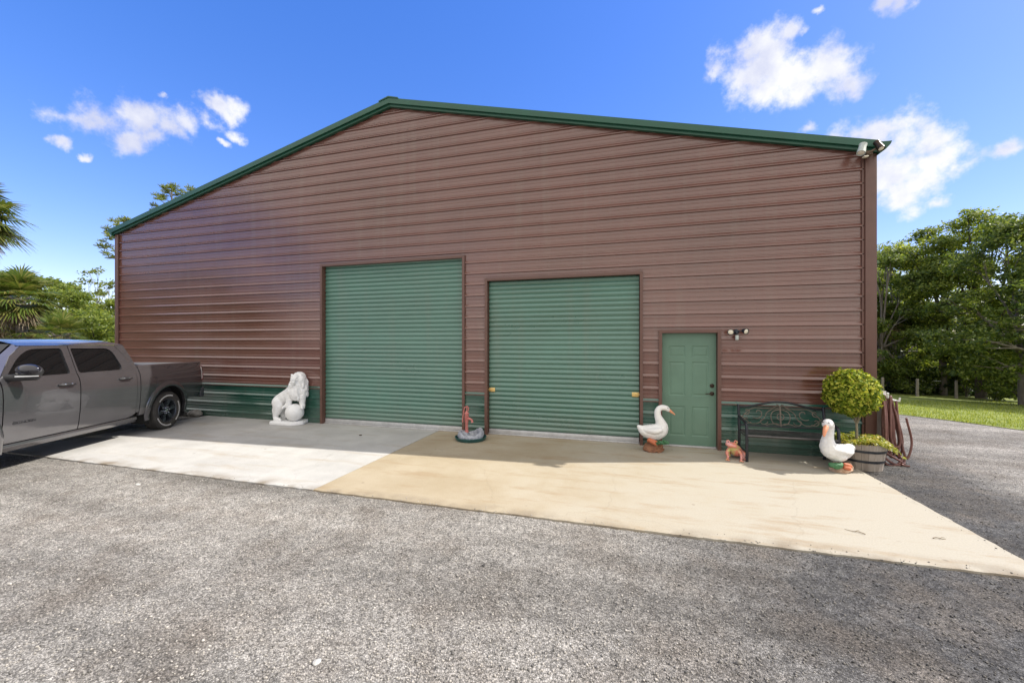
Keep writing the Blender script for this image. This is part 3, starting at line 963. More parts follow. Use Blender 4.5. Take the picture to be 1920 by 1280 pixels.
def entry_door(x0, x1, zt):
    y = 0.070
    cx = 0.5 * (x0 + x1)
    bm = bmesh.new()
    W = x1 - x0 - 0.012
    # leaf with six moulded panels: raised frame over a recessed field, raised centre
    cols = [(-0.40 * W * 0.92, -0.06 * W), (0.06 * W, 0.40 * W * 0.92)]
    rows = [(0.20, 0.74), (0.93, 1.55), (1.64, 1.84)]
    xb = sorted({-W / 2, W / 2} | {a for c in cols for a in c})
    zb = sorted({0.034, zt - 0.006} | {a for r in rows for a in r})
    for xa, xc in zip(xb[:-1], xb[1:]):
        for za, zc in zip(zb[:-1], zb[1:]):
            if any(abs(xa - c[0]) < 1e-6 and abs(xc - c[1]) < 1e-6 for c in cols) and any(abs(za - r[0]) < 1e-6 and abs(zc - r[1]) < 1e-6 for r in rows):
                steps = [(0, 0), (0.012, 0.008), (0.028, 0.008), (0.046, 0.002)]
                loops = []
                for ins, dy in steps:
                    loops.append([bm.verts.new((cx + px, y + dy, pz)) for px, pz in ((xa + ins, za + ins), (xc - ins, za + ins), (xc - ins, zc - ins), (xa + ins, zc - ins))])
                for A, B in zip(loops[:-1], loops[1:]):
                    for k in range(4): bm.faces.new((A[k], A[(k + 1) % 4], B[(k + 1) % 4], B[k]))
                bm.faces.new(loops[-1])
            else:
                bm.faces.new([bm.verts.new((cx + px, y, pz)) for px, pz in ((xa, za), (xc, za), (xc, zc), (xa, zc))])
    bmesh.ops.remove_doubles(bm, verts=bm.verts[:], dist=1e-5)
    d = obj('entry_door', bm, GREEN_DOOR, barn)
    kx = x1 - 0.075
    rot = Matrix.Rotation(R(90), 4, 'X')
    bm = bmesh.new()
    lathe(bm, [(0.036, 0), (0.036, 0.012), (0.022, 0.02), (0.020, 0.034)], 16, Matrix.Translation((kx, y, 1.125)) @ rot)
    obj('deadbolt', bm, BRONZE, d, smooth=40)
    bm = bmesh.new()
    lathe(bm, [(0.036, 0), (0.036, 0.010), (0.014, 0.016), (0.014, 0.05)], 16, Matrix.Translation((kx, y, 0.985)) @ rot)
    tube(bm, [(kx, y - 0.048, 0.985), (kx - 0.05, y - 0.054, 0.987), (kx - 0.115, y - 0.05, 0.980)], [0.012, 0.010, 0.008], 8)
    obj('handle', bm, BRONZE, d, smooth=40)
    for z in (0.25, 1.05, 1.85):
        bm = bmesh.new(); lathe(bm, [(0.007, z - .05), (0.007, z + .05)], 8, Matrix.Translation((x0 + 0.008, y - 0.006, 0)))
        obj('hinge', bm, BRONZE, d)
    return d


entry_door(*OPEN[2])
bm = bmesh.new()  # dark interior behind the doors
box(bm, XL + .3, XR - .3, 0.32, 0.34, 0.0, 4.4)
obj('inner_lining', bm, DARK, barn)
# ================================================================ PICKUP TRUCK
def paint_mat():
    m, nt, N, L, p = nmat('grey_car_paint')
    tc = N.new('ShaderNodeTexCoord')
    nz = N.new('ShaderNodeTexNoise'); nz.inputs['Scale'].default_value = 2.2; nz.inputs['Detail'].default_value = 5
    L.new(tc.outputs['Object'], nz.inputs['Vector'])
    rp = ramp(N, [(0.35, (0.152, 0.148, 0.158)), (0.7, (0.178, 0.173, 0.184))]); L.new(nz.outputs['Fac'], rp.inputs[0])
    # road dust low on the doors
    d = N.new('ShaderNodeTexNoise'); d.inputs['Scale'].default_value = 3; d.inputs['Detail'].default_value = 7; L.new(tc.outputs['Object'], d.inputs['Vector'])
    rr = N.new('ShaderNodeMapRange'); rr.inputs['To Min'].default_value = 0.16; rr.inputs['To Max'].default_value = 0.23
    L.new(d.outputs['Fac'], rr.inputs['Value']); L.new(rr.outputs[0], p.inputs['Roughness'])
    L.new(rp.outputs[0], p.inputs['Base Color'])
    p.inputs['Metallic'].default_value = 0.78
    p.inputs['Coat Weight'].default_value = 1.0; p.inputs['Coat Roughness'].default_value = 0.03
    return m


PAINT = paint_mat()
GLASS = glass_mat()
RUBBER = mat('tyre_rubber', (0.030, 0.028, 0.026), 0.8, 0, 0.3, 12, 0.001, 80, c2=(0.060, 0.054, 0.047))
CHROME = mat('chrome', (0.75, 0.76, 0.78), 0.12, 1.0, 0.05, 5)
RIM = mat('dark_alloy', (0.10, 0.11, 0.13), 0.28, 0.8, 0.2, 10)
PLASTIC = mat('black_plastic', (0.022, 0.022, 0.024), 0.5, 0, 0.2, 10)
RED_LENS = mat('red_lens', (0.22, 0.008, 0.012), 0.15, 0, 0.1, 5, coat=0.5)
CLEAR_LENS = mat('clear_lens', (0.75, 0.75, 0.72), 0.12, 0.2, 0.08, 20, coat=0.5)
WHITE_LETTER = mat('white_letter', (0.55, 0.54, 0.51), 0.7, 0, 0.15, 30)
SEAT = mat('grey_seat_cloth', (0.10, 0.10, 0.105), 0.9, 0, 0.2, 20)

TRUCK_RZ = R(-69.0)
AX = Vector((math.cos(TRUCK_RZ), math.sin(TRUCK_RZ), 0)); LX = Vector((-AX.y, AX.x, 0))
wheel_face = slab_at(316, 803)
truck_loc = Vector((wheel_face.x, wheel_face.y, 0)) - LX * 1.0
truck = empty('pickup_truck', truck_loc, TRUCK_RZ, 'grey crew cab pickup truck backed up to the barn wall', 'truck')

YZ = [(0.30, 0.90), (0.40, 0.955), (0.52, 0.985), (0.62, 0.992), (0.70, 1.004), (0.90, 1.016), (1.08, 1.018), (1.20, 1.012), (1.30, 0.990), (1.36, 0.962), (1.40, 0.945)]
def yside(z, x=1.0):
    y = float(np.interp(z, [a for a, b in YZ], [b for a, b in YZ]))
    if x > 3.9: y -= 0.20 * ((x - 3.9) / 0.9) ** 2
    if x < -0.8: y -= 0.06 * ((-0.8 - x) / 0.4) ** 2
    return y


ARCH_Z, ARCH_R = 0.43, 0.505
WB = 3.67
def arch(x, xc, base):
    d = abs(x - xc)
    if d >= ARCH_R: return base
    return max(base, ARCH_Z + math.sqrt(ARCH_R ** 2 - d * d) * 1.03)


def panel(name, x0, x1, zb, zt, side, parent, m=None, nx=None, nz=14, skirt=0.035, yoff=0.0, corner=0.0):
    nx = nx or max(4, int((x1 - x0) / 0.035))
    V, F = [], []
    xs = np.linspace(x0, x1, nx)
    for x in xs:
        lo, hi = zb(x), zt(x)
        for k in range(nz):
            z = lo + (hi - lo) * k / (nz - 1)
            V.append((x, side * (yside(z, x) + yoff), z))
    for i in range(nx - 1):
        for k in range(nz - 1):
            a = i * nz + k
            F.append((a, a + nz, a + nz + 1, a + 1) if side < 0 else (a, a + 1, a + nz + 1, a + nz))
    # returned edges
    bd = [k for k in range(nz)] + [i * nz + nz - 1 for i in range(1, nx)] + [(nx - 1) * nz + k for k in range(nz - 2, -1, -1)] + [i * nz for i in range(nx - 2, 0, -1)]
    b0 = len(V)
    for v in bd:
        x, y, z = V[v]; V.append((x, y - side * skirt, z))
    nb = len(bd)
    for i in range(nb):
        j = (i + 1) % nb
        F.append((bd[i], bd[j], b0 + j, b0 + i) if side > 0 else (bd[i], b0 + i, b0 + j, bd[j]))
    return np_mesh(name, V, F, m or PAINT, parent, smooth=42)


SILL = 1.365
def yg(z):            # greenhouse leans in above the sill
    return float(np.interp(z, [1.30, SILL, 1.60, 1.86, 1.92], [0.985, 0.957, 0.885, 0.790, 0.75]))


def round_poly(pts, r, n=5):
    out = []
    m = len(pts)
    for i in range(m):
        p, a, b = Vector(pts[i]), Vector(pts[i - 1]), Vector(pts[(i + 1) % m])
        rr = r[i] if isinstance(r, (list, tuple)) else r
        u, w = (a - p), (b - p)
        k = min(rr, u.length * 0.45, w.length * 0.45)
        s, e = p + u.normalized() * k, p + w.normalized() * k
        for t in [k / (n - 1) for k in range(n)]:
            out.append(((1 - t) ** 2) * s + 2 * t * (1 - t) * p + t * t * e)
    return [(v.x, v.y) for v in out]


def sheet_2d(bm, outer, holes, mapf, thick):
    """flat sheet with holes in (x,z), mapped to 3-D; has a returned edge"""
    co, ed = [], []
    for lp in [outer] + holes:
        s = len(co); n = len(lp)
        co += [Vector(p) for p in lp]
        ed += [(s + i, s + (i + 1) % n) for i in range(n)]
    vs, es, fs, *_ = delaunay_2d_cdt(co, ed, [], 1, 1e-5)
    def inside(p, poly):
        c = False; j = len(poly) - 1
        for i in range(len(poly)):
            if (poly[i][1] > p[1]) != (poly[j][1] > p[1]) and p[0] < (poly[j][0] - poly[i][0]) * (p[1] - poly[i][1]) / (poly[j][1] - poly[i][1]) + poly[i][0]: c = not c
            j = i
        return c
    A = [bm.verts.new(mapf(v.x, v.y, 0)) for v in vs]
    for f in fs:
        c = sum((vs[i] for i in f), Vector((0, 0))) / len(f)
        if inside(c, outer) and not any(inside(c, h) for h in holes):
            bm.faces.new([A[i] for i in f])
    for lp in [outer] + holes:
        n = len(lp)
        a = [bm.verts.new(mapf(p[0], p[1], 0)) for p in lp]; b = [bm.verts.new(mapf(p[0], p[1], thick)) for p in lp]
        for i in range(n): bm.faces.new((a[i], a[(i + 1) % n], b[(i + 1) % n], b[i]))


GAP = 0.008
XC0, XB, XF = 0.83, 1.985, 3.115        # rear edge of rear door, B post, front edge of front door
RW = round_poly([(1.07, SILL + .012), (1.945, SILL + .012), (1.95, 1.800), (1.20, 1.790)], [.10, .05, .03, .13])
FW = round_poly([(2.09, SILL + .012), (3.03, SILL + .010), (2.80, 1.665), (2.60, 1.798), (2.10, 1.805)], [.04, .05, .12, .12, .05])

body = None
for side in (1, -1):
    mp = lambda x, z, d, s=side: (x, s * (yg(z) - d), z)
    # rear door
    dz = lambda x: 0.425 + 0.10 * max(0, (1.05 - x) / 0.27) ** 2
    rd = panel('rear_door', XC0 + GAP, XB - GAP, dz, lambda x: SILL - 0.004, side, truck)
    bm = bmesh.new()
    sheet_2d(bm, [(XC0 + 0.02, SILL - 0.003), (XB - 0.006, SILL - 0.003), (XB - 0.010, 1.850), (1.10, 1.845), (0.95, 1.62)], [RW], mp, 0.03)
    obj('window_frame', bm, PAINT, rd)
    bm = bmesh.new(); sheet_2d(bm, RW, [], lambda x, z, d, s=side: (x, s * (yg(z) - 0.022 - d), z), 0.004)
    obj('window', bm, GLASS, rd)
    # front door
    fd = panel('front_door', XB + GAP, XF - GAP, lambda x: 0.425, lambda x: SILL - 0.004, side, truck)
    bm = bmesh.new()
    sheet_2d(bm, [(XB + 0.006, SILL - 0.003), (XF - 0.01, SILL - 0.003), (2.88, 1.70), (2.68, 1.850), (XB + 0.002, 1.850)], [FW], mp, 0.03)
    obj('window_frame', bm, PAINT, fd)
    bm = bmesh.new(); sheet_2d(bm, FW, [], lambda x, z, d, s=side: (x, s * (yg(z) - 0.022 - d), z), 0.004)
    obj('window', bm, GLASS, fd)
    for d, hx in ((rd, 1.11), (fd, 2.22)):
        bm = bmesh.new()
        zc = 1.205
        y = yside(zc)
        bm2 = []
        tube(bm, [(hx - 0.12, side * (y + 0.004), zc), (hx - 0.10, side * (y + 0.040), zc), (hx, side * (y + 0.047), zc), (hx + 0.10, side * (y + 0.040), zc), (hx + 0.12, side * (y + 0.004), zc)], 0.017, 8)
        ball(bm, (hx, side * (y - 0.006), zc), (0.085, 0.012, 0.034), 16, 8)
        obj('handle', bm, CHROME if False else PLASTIC, d, smooth=60)
        for hd in (0.055, -0.055):
            bm = bmesh.new(); ball(bm, (hx + hd, side * (y + 0.050), zc + 0.010), (0.028, 0.012, 0.009), 10, 6)
            obj('handle_trim', bm, CHROME, d, smooth=60)
    # rocker and door step
    bm = bmesh.new()
    P = [(side * 0.86, 0.40), (side * 0.958, 0.408), (side * 0.968, 0.37), (side * 0.93, 0.30), (side * 0.86, 0.30)]
    prism(bm, P, 'x', 0.78, 3.14)
    obj('rocker_panel', bm, PAINT, truck, bevel=0.008)
    # fender
    panel('fender', XF + GAP, 4.62, lambda x: arch(x, WB, 0.43 if x < WB else 0.52), lambda x: 1.335 - 0.05 * max(0, (x - 3.3) / 1.3), side, truck)
    # bed side with its returned top rail
    bs = panel('bed_side', -1.13, 0.742, lambda x: arch(x, 0.0, 0.43 if x > 0 else 0.60), lambda x: 1.40, side, truck)
    bm = bmesh.new()
    prism(bm, [(side * 0.948, 1.398), (side * 0.938, 1.418), (side * 0.915, 1.428), (side * 0.80, 1.428), (side * 0.80, 1.36), (side * 0.90, 1.36)], 'x', -1.12, 0.735)
    obj('bed_rail', bm, PAINT, bs, smooth=40)
    bm = bmesh.new(); box(bm, -1.10, 0.73, side * 0.80 - 0.01, side * 0.80 + 0.01, 0.80, 1.36); obj('bed_liner', bm, PLASTIC, bs)
    if side > 0:
        bm = bmesh.new()
        q = round_poly([(0.34, 1.00), (0.53, 1.00), (0.53, 1.17), (0.34, 1.17)], 0.03)
        sheet_2d(bm, q, [round_poly([(0.346, 1.006), (0.524, 1.006), (0.524, 1.164), (0.346, 1.164)], 0.028)], lambda x, z, d: (x, yside(z) + 0.0015 - d, z), 0.004)
        obj('fuel_door', bm, PLASTIC, bs)
    # flares round both arches
    for xc in (0.0, WB):
        bm = bmesh.new()
        rows = []
        for t in np.linspace(R(-14), R(194), 40):
            row = []
            for rr, off in ((ARCH_R - 0.005, -0.03), (ARCH_R - 0.004, 0.026), (ARCH_R + 0.022, 0.034), (ARCH_R + 0.075, 0.022), (ARCH_R + 0.100, 0.002)):
                x = xc + rr * math.cos(t); z = ARCH_Z + 1.03 * rr * math.sin(t)
                row.append(bm.verts.new((x, side * (yside(max(z, .42), x) + off), z)))
            rows.append(row)
        for A, B in zip(rows[:-1], rows[1:]):
            for k in range(4): bm.faces.new((A[k], A[k + 1], B[k + 1], B[k]))
        obj('wheel_flare', bm, PAINT, truck, smooth=50)
        bm = bmesh.new()   # inner wheel house
        rows = []
        for t in np.linspace(R(-25), R(205), 30):
            rows.append([bm.verts.new((xc + (ARCH_R + .03) * math.cos(t), side * y, ARCH_Z + (ARCH_R + .03) * math.sin(t))) for y in (0.975, 0.62)])
        for A, B in zip(rows[:-1], rows[1:]): bm.faces.new((A[0], A[1], B[1], B[0]))
        bm.faces.new([r[1] for r in rows])
        obj('wheel_well', bm, DARK, truck)
    # tail lamp wraps the rear corner
    bm = bmesh.new()
    V = []
    for z in np.linspace(0.98, 1.33, 8):
        y = yside(z, -1.1)
        V.append([bm.verts.new((-1.075, side * (y + 0.004), z)), bm.verts.new((-1.145, side * (y + 0.002), z)), bm.verts.new((-1.178, side * (y - 0.04), z)), bm.verts.new((-1.180, side * (y - 0.17), z))])
    for A, B in zip(V[:-1], V[1:]):
        for k in range(3): bm.faces.new((A[k], A[k + 1], B[k + 1], B[k]))
    tl = obj('tail_light', bm, RED_LENS, truck, smooth=50)
    bm = bmesh.new()
    V = []
    for z in np.linspace(1.0, 1.31, 6):
        y = yside(z, -1.1)
        V.append([bm.verts.new((-1.078, side * (y + 0.008), z)), bm.verts.new((-1.108, side * (y + 0.008), z))])
    for A, B in zip(V[:-1], V[1:]): bm.faces.new((A[0], A[1], B[1], B[0]))
    obj('clear_strip', bm, CLEAR_LENS, tl)
    # door mirror
    bm = bmesh.new()
    ys = side * 0.99
    ball(bm, (2.95, ys + side * 0.21, 1.47), (0.085, 0.175, 0.105), 18, 12)
    limb(bm, [(3.01, side * 0.93, 1.385, 0.05), (2.99, ys + side * 0.08, 1.385, 0.055), (2.96, ys + side * 0.30, 1.39, 0.05)], 14)
    mir = organic('side_mirror', bm, 0.012, 4, PLASTIC, truck)
    bm = bmesh.new(); ball(bm, (2.975, ys + side * 0.21, 1.495), (0.075, 0.166, 0.088), 18, 12)
    obj('mirror_cap', bm, mat('gloss_black', (0.012, 0.012, 0.018), 0.08, 0, 0.1, 5, coat=0.6), mir, smooth=60)
    bm = bmesh.new(); tube(bm, [(3.035, ys + side * 0.10, 1.40), (3.018, ys + side * 0.24, 1.402), (2.98, ys + side * 0.365, 1.405)], 0.014, 8)
    obj('turn_signal', bm, CHROME, mir, smooth=60)
    # head lamp
    bm = bmesh.new(); box(bm, 4.52, 4.70, side * 0.80 - 0.14, side * 0.80 + 0.07, 0.98, 1.17)
    obj('headlight', bm, CLEAR_LENS, truck, bevel=0.02)

# cab: roof, posts, rear wall, dashboard
bm = bmesh.new()
nx, ny = 26, 21
rows = []
for i in range(nx):
    f = i / (nx - 1)
    x = 0.90 + f * (2.74 - 0.90)
    h = 0.065 * (1 - (2 * f - 1) ** 4 * 0.35) - (0.030 if i == 0 else 0)
    row = []
    for j in range(ny):
        t = 2 * j / (ny - 1) - 1
        y = 0.80 * t
        edge = abs(t) ** 5
        z = 1.852 + 0.052 + h * (1 - abs(t) ** 2.2) - 0.052 * edge
        row.append(bm.verts.new((x, y, z)))
    rows.append(row)
for A, B in zip(rows[:-1], rows[1:]):
    for k in range(ny - 1): bm.faces.new((A[k], B[k], B[k + 1], A[k + 1]))
for s in (1, -1):
    # rear quarter post, from the bed up to the roof
    P = [(0.752, SILL - 0.02), (XC0 + 0.014, SILL - 0.02), (0.944, 1.62), (1.095, 1.850), (0.90, 1.852), (0.83, 1.62)]
    a = [bm.verts.new((x, s * yg(z), z)) for x, z in P]; bm.faces.new(a)
    P2 = [(0.752, SILL - 0.02), (0.83, 1.62), (0.90, 1.852)]
    b = [bm.verts.new((x, s * yg(z), z)) for x, z in P2]; c = [bm.verts.new((x - 0.035, s * (yg(z) - 0.10), z)) for x, z in P2]
    for k in range(2): bm.faces.new((b[k], b[k + 1], c[k + 1], c[k]))
    # lower quarter panel behind the rear door
    V = []
    for z in np.linspace(0.50, SILL - 0.02, 12): V.append((bm.verts.new((0.755, s * (yside(z) - 0.004), z)), bm.verts.new((XC0 + 0.002, s * (yside(z) - 0.001), z)), bm.verts.new((0.748, s * (yside(z) - 0.08), z))))
    for A, B in zip(V[:-1], V[1:]): bm.faces.new((A[0], A[1], B[1], B[0])); bm.faces.new((A[2], A[0], B[0], B[2]))
    # windscreen post
    P = [(3.115, SILL), (3.42, SILL - 0.01), (2.76, 1.872), (2.69, 1.852), (2.885, 1.703)]
    a = [bm.verts.new((x, s * (yg(z) - (0.06 if x > 3.2 else 0.03 if x == 2.76 else 0)), z)) for x, z in P]; bm.faces.new(a)
cab = obj('cab', bm, PAINT, truck, smooth=35)
bm = bmesh.new()
bm.faces.new([bm.verts.new(v) for v in ((3.41, 0.88, SILL - .01), (3.55, 0, SILL - .01), (2.80, 0, 1.90), (2.745, 0.70, 1.875))])
bm.faces.new([bm.verts.new(v) for v in ((3.41, -0.88, SILL - .01), (2.745, -0.70, 1.875), (2.80, 0, 1.90), (3.55, 0, SILL - .01))])
obj('windshield', bm, GLASS, truck, smooth=60)
bm = bmesh.new()
bm.faces.new([bm.verts.new(v) for v in ((0.722, 0.84, SILL), (0.722, -0.84, SILL), (0.868, -0.68, 1.84), (0.868, 0.68, 1.84))])
obj('rear_window', bm, GLASS, truck)
bm = bmesh.new()
box(bm, 0.74, 3.2, -0.86, 0.86, 0.40, 0.48); box(bm, 0.74, 0.77, -0.86, 0.86, 0.45, SILL - .01); box(bm, 2.95, 3.30, -0.86, 0.86, 0.80, 1.28)
box(bm, 1.0, 4.3, -0.45, 0.45, 0.32, 0.42)
obj('floor', bm, PLASTIC, truck)
for x in (1.10, 2.20):
    for y in (0.42, -0.42):
        bm = bmesh.new()
        limb(bm, [(x + .02, y, 0.75, 0.14), (x - .04, y, 1.10, 0.15), (x - .10, y, 1.40, 0.12)], 10)
        limb(bm, [(x - .12, y, 1.56, 0.09), (x - .13, y, 1.62, 0.08)], 4)
        limb(bm, [(x + .05, y, 0.72, 0.15), (x + .40, y, 0.72, 0.13)], 8)
        organic('seat', bm, 0.03, 3, SEAT, truck)
# bed: floor, front board, tailgate, bumpers
bm = bmesh.new()
box(bm, -1.10, 0.72, -0.79, 0.79, 0.80, 0.86); box(bm, 0.69, 0.725, -0.79, 0.79, 0.86, 1.40)
obj('bed_floor', bm, PLASTIC, truck)
bm = bmesh.new(); box(bm, -1.185, -1.125, -0.79, 0.79, 0.66, 1.415); tg = obj('tailgate', bm, PAINT, truck, bevel=0.015)
bm = bmesh.new(); box(bm, -1.20, -1.1855, -0.14, 0.14, 1.22, 1.31); obj('tailgate_handle', bm, PLASTIC, tg, bevel=0.005)
bm = bmesh.new()
S = [(-1.06, 0.985), (-1.18, 0.985), (-1.30, 0.90), (-1.33, 0.55), (-1.33, -0.55), (-1.30, -0.90), (-1.18, -0.985), (-1.06, -0.985), (-1.06, -0.93), (-1.15, -0.88), (-1.15, 0.88), (-1.06, 0.93)]
prism(bm, S, 'z', 0.555, 0.785)
obj('rear_bumper', bm, mat('grey_bumper', (0.10, 0.10, 0.115), 0.35, 0.5, 0.1, 8), truck, bevel=0.02)
bm = bmesh.new(); prism(bm, [(x + 0.0, y) for x, y in ((4.45, 0.95), (4.62, 0.93), (4.80, 0.70), (4.86, 0.0), (4.80, -0.70), (4.62, -0.93), (4.45, -0.95))], 'z', 0.50, 0.80)
obj('front_bumper', bm, PAINT, truck, bevel=0.03)
bm = bmesh.new(); prism(bm, [(4.3, 0.66), (4.72, 0.66), (4.78, 0), (4.72, -0.66), (4.3, -0.66)], 'z', 0.82, 1.18); gr = obj('grille', bm, PLASTIC, truck, bevel=0.02)
bm = bmesh.new()
rows = []
for x in np.linspace(3.43, 4.72, 14):
    row = []
    for t in np.linspace(-1, 1, 17):
        f = (x - 3.43) / 1.29
        w = 0.90 - 0.14 * f * f
        row.append(bm.verts.new((x - 0.10 * (1 - f) * t * t * 0 - 0.09 * f * t * t, w * t, 1.385 - 0.055 * f - 0.085 * f ** 6 - 0.065 * abs(t) ** 4)))
    rows.append(row)
for A, B in zip(rows[:-1], rows[1:]):
    for k in range(16): bm.faces.new((A[k], B[k], B[k + 1], A[k + 1]))
obj('hood', bm, PAINT, truck, smooth=60)
bm = bmesh.new(); box(bm, 3.14, 4.55, -0.86, 0.86, 0.75, 1.24); obj('engine_bay', bm, DARK, truck)
# small dark lettering low on the front door
for word, wx in (('BIG', 2.935), ('HORN', 2.775)):
    me = text_mesh(word, 0.062, 0.002)
    for v in me.vertices:
        x, y, z = v.co; v.co = (wx - x * 1.1, yside(0.70) + 0.004 + z, 0.712 + y)
    for o in truck.children:
        if o.name.startswith('front_door') and o.data.vertices[0].co.y > 0:
            link('lettering', me, PLASTIC, o)


def make_wheel(x, side):
    r, w = 0.408, 0.275
    prof = [(0.262, -.115), (0.300, -.130), (0.355, -.136), (0.392, -.122), (0.405, -.090), (0.408, 0), (0.405, .090), (0.392, .122), (0.355, .136), (0.300, .130), (0.262, .115)]
    wy = side * 0.865
    Mw = Matrix.Translation((x, wy, r)) @ Matrix.Rotation(R(-90 * side), 4, 'X')
    w_ = empty('wheel', (0, 0, 0)); w_.parent = truck
    bm = bmesh.new(); lathe(bm, prof, 56, None, cap=False)
    for k in range(72):   # tread blocks
        for h0, h1, off in ((-0.105, -0.055, 0), (-0.045, -0.004, .5), (0.004, 0.045, 0), (0.055, 0.105, .5)):
            a = 2 * math.pi * (k + off) / 72
            box(bm, 0.396 if abs(h0) > .06 or abs(h1) > .06 else 0.402, 0.4125, -0.0125, 0.0125, h0, h1, Matrix.Rotation(a, 4, 'Z'))
    bmesh.ops.transform(bm, matrix=Mw, verts=bm.verts[:])
    obj('tyre', bm, RUBBER, w_, smooth=40)
    for k0, n in ((3, 9), (15, 9), (28, 8)):   # raised white letters round the wall
        bm = bmesh.new()
        for k in range(n):
            a = 2 * math.pi * (k0 + k) / 40
            box(bm, 0.312, 0.338, -0.0225, 0.0225, 0.1305, 0.1345, Matrix.Rotation(a, 4, 'Z'))
        bmesh.ops.transform(bm, matrix=Mw, verts=bm.verts[:])
        obj('tyre_lettering', bm, WHITE_LETTER, w_)
    bm = bmesh.new()
    lathe(bm, [(0.262, -0.11), (0.262, 0.112), (0.254, 0.118), (0.240, 0.108), (0.230, 0.04), (0.226, -0.06)], 48, None, cap=False)
    for k in range(6):
        a = 2 * math.pi * k / 6 + 0.2
        for ds in (-0.10, 0.10):
            Mr = Matrix.Rotation(a + ds, 4, 'Z')
            p = [(0.05, -0.025, 0.075), (0.05, 0.025, 0.075), (0.245, 0.020, 0.100), (0.245, -0.020, 0.100)]
            A = [bm.verts.new(Mr @ Vector(v)) for v in p]; B = [bm.verts.new(Mr @ Vector((v[0], v[1] * 1.3, v[2] - 0.05))) for v in p]
            bm.faces.new(A)
            for i in range(4): bm.faces.new((A[i], A[(i + 1) % 4], B[(i + 1) % 4], B[i]))
    lathe(bm, [(0.085, 0.03), (0.085, 0.082), (0.05, 0.090), (0.045, 0.082)], 24)
    bmesh.ops.transform(bm, matrix=Mw, verts=bm.verts[:])
    obj('rim', bm, RIM, w_, smooth=35)
    bm = bmesh.new()
    for k in range(6):
        a = 2 * math.pi * k / 6 + 0.2
        lathe(bm, [(0.012, 0.08), (0.012, 0.112), (0.007, 0.117)], 8, Matrix.Translation((0.066 * math.cos(a), 0.066 * math.sin(a), 0)))
    lathe(bm, [(0.040, 0.085), (0.038, 0.098), (0.02, 0.101)], 18)
    bmesh.ops.transform(bm, matrix=Mw, verts=bm.verts[:])
    obj('lug_nuts', bm, CHROME, w_, smooth=40)
    bm = bmesh.new(); lathe(bm, [(0.225, -0.05), (0.225, -0.03), (0.17, -0.02)], 32)
    bmesh.ops.transform(bm, matrix=Mw, verts=bm.verts[:])
    obj('brake_disc', bm, DARK, w_)


for x in (0.0, WB):
    for s in (1, -1): make_wheel(x, s)

# ================================================================ STATUES
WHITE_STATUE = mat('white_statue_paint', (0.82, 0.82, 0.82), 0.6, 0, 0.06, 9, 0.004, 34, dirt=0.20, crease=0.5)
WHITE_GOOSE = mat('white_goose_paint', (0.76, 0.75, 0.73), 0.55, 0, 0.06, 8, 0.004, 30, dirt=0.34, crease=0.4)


def rough_skin(amp, sc, zone=None):
    def f(c, n):
        k = 1.0 if zone is None else zone(c)
        if k <= 0: return c
        v = mnoise.noise(c * sc) + 0.5 * mnoise.noise(c * sc * 2.3)
        return c + n * (amp * k * v)
    return f


p = slab_at(530, 796)
lion = empty('lion_statue', (p.x + 0.04, p.y + 0.16, 0), R(16), 'white lion statue with its front paws on a ball', 'statue')
bm = bmesh.new()
# trunk, hind quarters
limb(bm, [(-0.26, 0.05, 0.54, 0.135), (-0.16, 0.04, 0.60, 0.145), (0.0, 0.02, 0.68, 0.160), (0.13, 0.0, 0.77, 0.180)], 22)
limb(bm, [(-0.26, 0.0, 0.50, 0.145), (-0.245, -0.02, 0.40, 0.128), (-0.285, -0.03, 0.27, 0.085), (-0.315, -0.03, 0.18, 0.058), (-0.295, -0.04, 0.12, 0.060)], 22)
limb(bm, [(-0.28, -0.05, 0.115, 0.052), (-0.22, -0.07, 0.105, 0.050), (-0.185, -0.08, 0.10, 0.042)], 8)
limb(bm, [(-0.26, 0.10, 0.48, 0.12), (-0.22, 0.13, 0.36, 0.09), (-0.245, 0.14, 0.22, 0.06), (-0.20, 0.13, 0.11, 0.055)], 18)
# chest and mane
ball(bm, (0.205, -0.01, 0.78), (0.175, 0.165, 0.22))
ball(bm, (0.225, 0.02, 0.93), (0.180, 0.175, 0.23))
ball(bm, (0.215, 0.02, 1.07), (0.155, 0.15, 0.145))
ball(bm, (0.19, -0.09, 0.74), (0.15, 0.12, 0.20)); ball(bm, (0.18, -0.08, 0.90), (0.16, 0.12, 0.14))
rl = random.Random(4)
for k in range(60):     # locks of the mane
    a = rl.uniform(0, 6.28); z = rl.uniform(0.62, 1.16)
    rr = 0.17 if z < 1.02 else 0.135
    cx, cy = 0.215 + rr * math.cos(a), 0.0 + rr * math.sin(a)
    if math.sin(a) < -0.55 and z > 0.93: continue
    limb(bm, [(cx, cy, z, 0.034), (cx + 0.012 * math.cos(a), cy + 0.012 * math.sin(a), z - 0.05, 0.028), (cx, cy, z - 0.10, 0.012)], 5)
